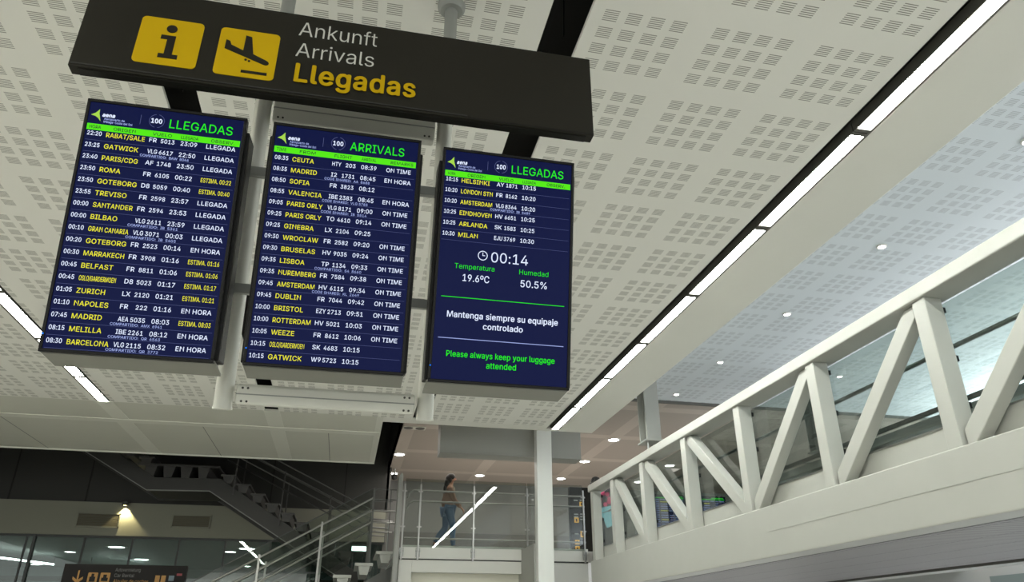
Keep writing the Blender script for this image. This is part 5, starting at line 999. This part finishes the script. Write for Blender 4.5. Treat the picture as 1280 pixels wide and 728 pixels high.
J = {'pelvis': (P(.0, 0, .93), .125), 'waist': (P(.01, 0, 1.08), .105), 'chest': (P(.02, 0, 1.28), .125), 'upper': (P(.03, 0, 1.40), .10), 'neck': (P(.05, 0, 1.48), .048),
     'jaw': (P(.075, 0, 1.545), .062), 'face': (P(.075, 0, 1.61), .088), 'crown': (P(.06, 0, 1.675), .068),
     'nose': (P(.178, 0, 1.592), .012)}
E_ = [('pelvis', 'waist'), ('waist', 'chest'), ('chest', 'upper'), ('upper', 'neck'), ('neck', 'jaw'), ('jaw', 'face'), ('face', 'crown'), ('face', 'nose')]
def limb(tag_, sd, leg, arm):
    for nm, pt, r in leg + arm: J[nm + tag_] = (P(*pt), r)
    L_ = [nm + tag_ for nm, *_ in leg]; A_ = [nm + tag_ for nm, *_ in arm]
    E_.extend([('pelvis', L_[0])] + list(zip(L_, L_[1:])) + [('upper', A_[0])] + list(zip(A_, A_[1:])))
# right side is nearer the camera (-y)
limb('_r', -1, [('hip', (.02, -.09, .88), .088), ('knee', (.12, -.09, .50), .058), ('calf', (.11, -.09, .34), .052), ('ankle', (.14, -.09, .09), .036), ('toe', (.30, -.10, .04), .030)],
     [('shoulder', (.02, -.17, 1.37), .055), ('elbow', (.10, -.22, 1.10), .040), ('wrist', (.27, -.20, .93), .026), ('palm', (.315, -.195, .885), .026)])
limb('_l', 1, [('hip', (-.02, .09, .88), .088), ('knee', (-.03, .09, .50), .058), ('calf', (-.16, .09, .36), .052), ('ankle', (-.27, .09, .17), .036), ('toe', (-.22, .10, .045), .030)],
     [('shoulder', (.02, .17, 1.37), .055), ('elbow', (-.08, .22, 1.10), .040), ('wrist', (-.02, .22, .87), .026), ('palm', (.0, .22, .815), .026)])
for tg, sx_, c in (('_r', 1, (.315, -.195, .885)), ('_l', .4, (.0, .22, .815))):
    for k, (dy, ln) in enumerate(((-.027, .062), (-.009, .072), (.009, .067), (.027, .052))):
        a_, b_ = 'kn%d%s' % (k, tg), 'ft%d%s' % (k, tg)
        J[a_] = (P(c[0] + .022 * sx_, c[1] + dy, c[2] - .035), .009); J[b_] = (P(c[0] + .018 * sx_, c[1] + dy, c[2] - .035 - ln * .8), .007)
        E_.extend([('palm' + tg, a_), (a_, b_)])
    J['th' + tg] = (P(c[0] + .045, c[1] + .03, c[2] - .02), .009); E_.append(('palm' + tg, 'th' + tg))
body = skin('body', J, E_, 'skin', pr, 'pelvis')
def sub(keys, grow, m, name, root, extra=None, sub_=2):
    j = {k: (J[k][0], J[k][1] + grow) for k in keys}; e = [x for x in E_ if x[0] in j and x[1] in j]
    if extra: j.update(extra[0]); e += extra[1]
    return skin(name, j, e, m, pr, root, sub_)
sub(['pelvis', 'waist', 'chest', 'upper', 'shoulder_r', 'elbow_r', 'wrist_r', 'shoulder_l', 'elbow_l', 'wrist_l'], .022, 'cardigan', 'cardigan', 'pelvis')
skin('scarf', {'a': (P(.03, 0, 1.26), .142), 'b': (P(.04, 0, 1.38), .13), 'c': (P(.05, 0, 1.46), .075)}, [('a', 'b'), ('b', 'c')], 'blouse', pr, 'a')
jk = ['pelvis', 'hip_r', 'knee_r', 'calf_r', 'ankle_r', 'hip_l', 'knee_l', 'calf_l', 'ankle_l']
sub(jk, .016, 'jeans', 'jeans', 'pelvis')
for tg in ('_r', '_l'):
    sub(['ankle' + tg, 'toe' + tg], .012, 'shoe', 'shoe', 'ankle' + tg)
hb_ = MB()
for x, z, r_, sz in ((.045, 1.645, .105, (1.0, .92, .78)), (-.005, 1.60, .098, (.75, 1.0, 1.05)), (-.045, 1.49, .10, (.62, 1.0, 1.25)), (-.075, 1.37, .085, (.55, .95, 1.3)), (.02, 1.585, .10, (.6, .98, .9))):
    hb_.ball(P(x, 0, z), r_, sz=sz, n=16)
hb_.build('hair', 'hair', pr, smooth=True)
ey = MB()
for sd in (-1, 1): ey.ball(P(.150, sd * .034, 1.618), .010, n=8)
ey.build('eyes', 'hair', pr)
MB().ball(P(.156, 0, 1.555), .014, n=8, sz=(.6, 1.6, .4)).build('mouth', 'poster_back', pr)
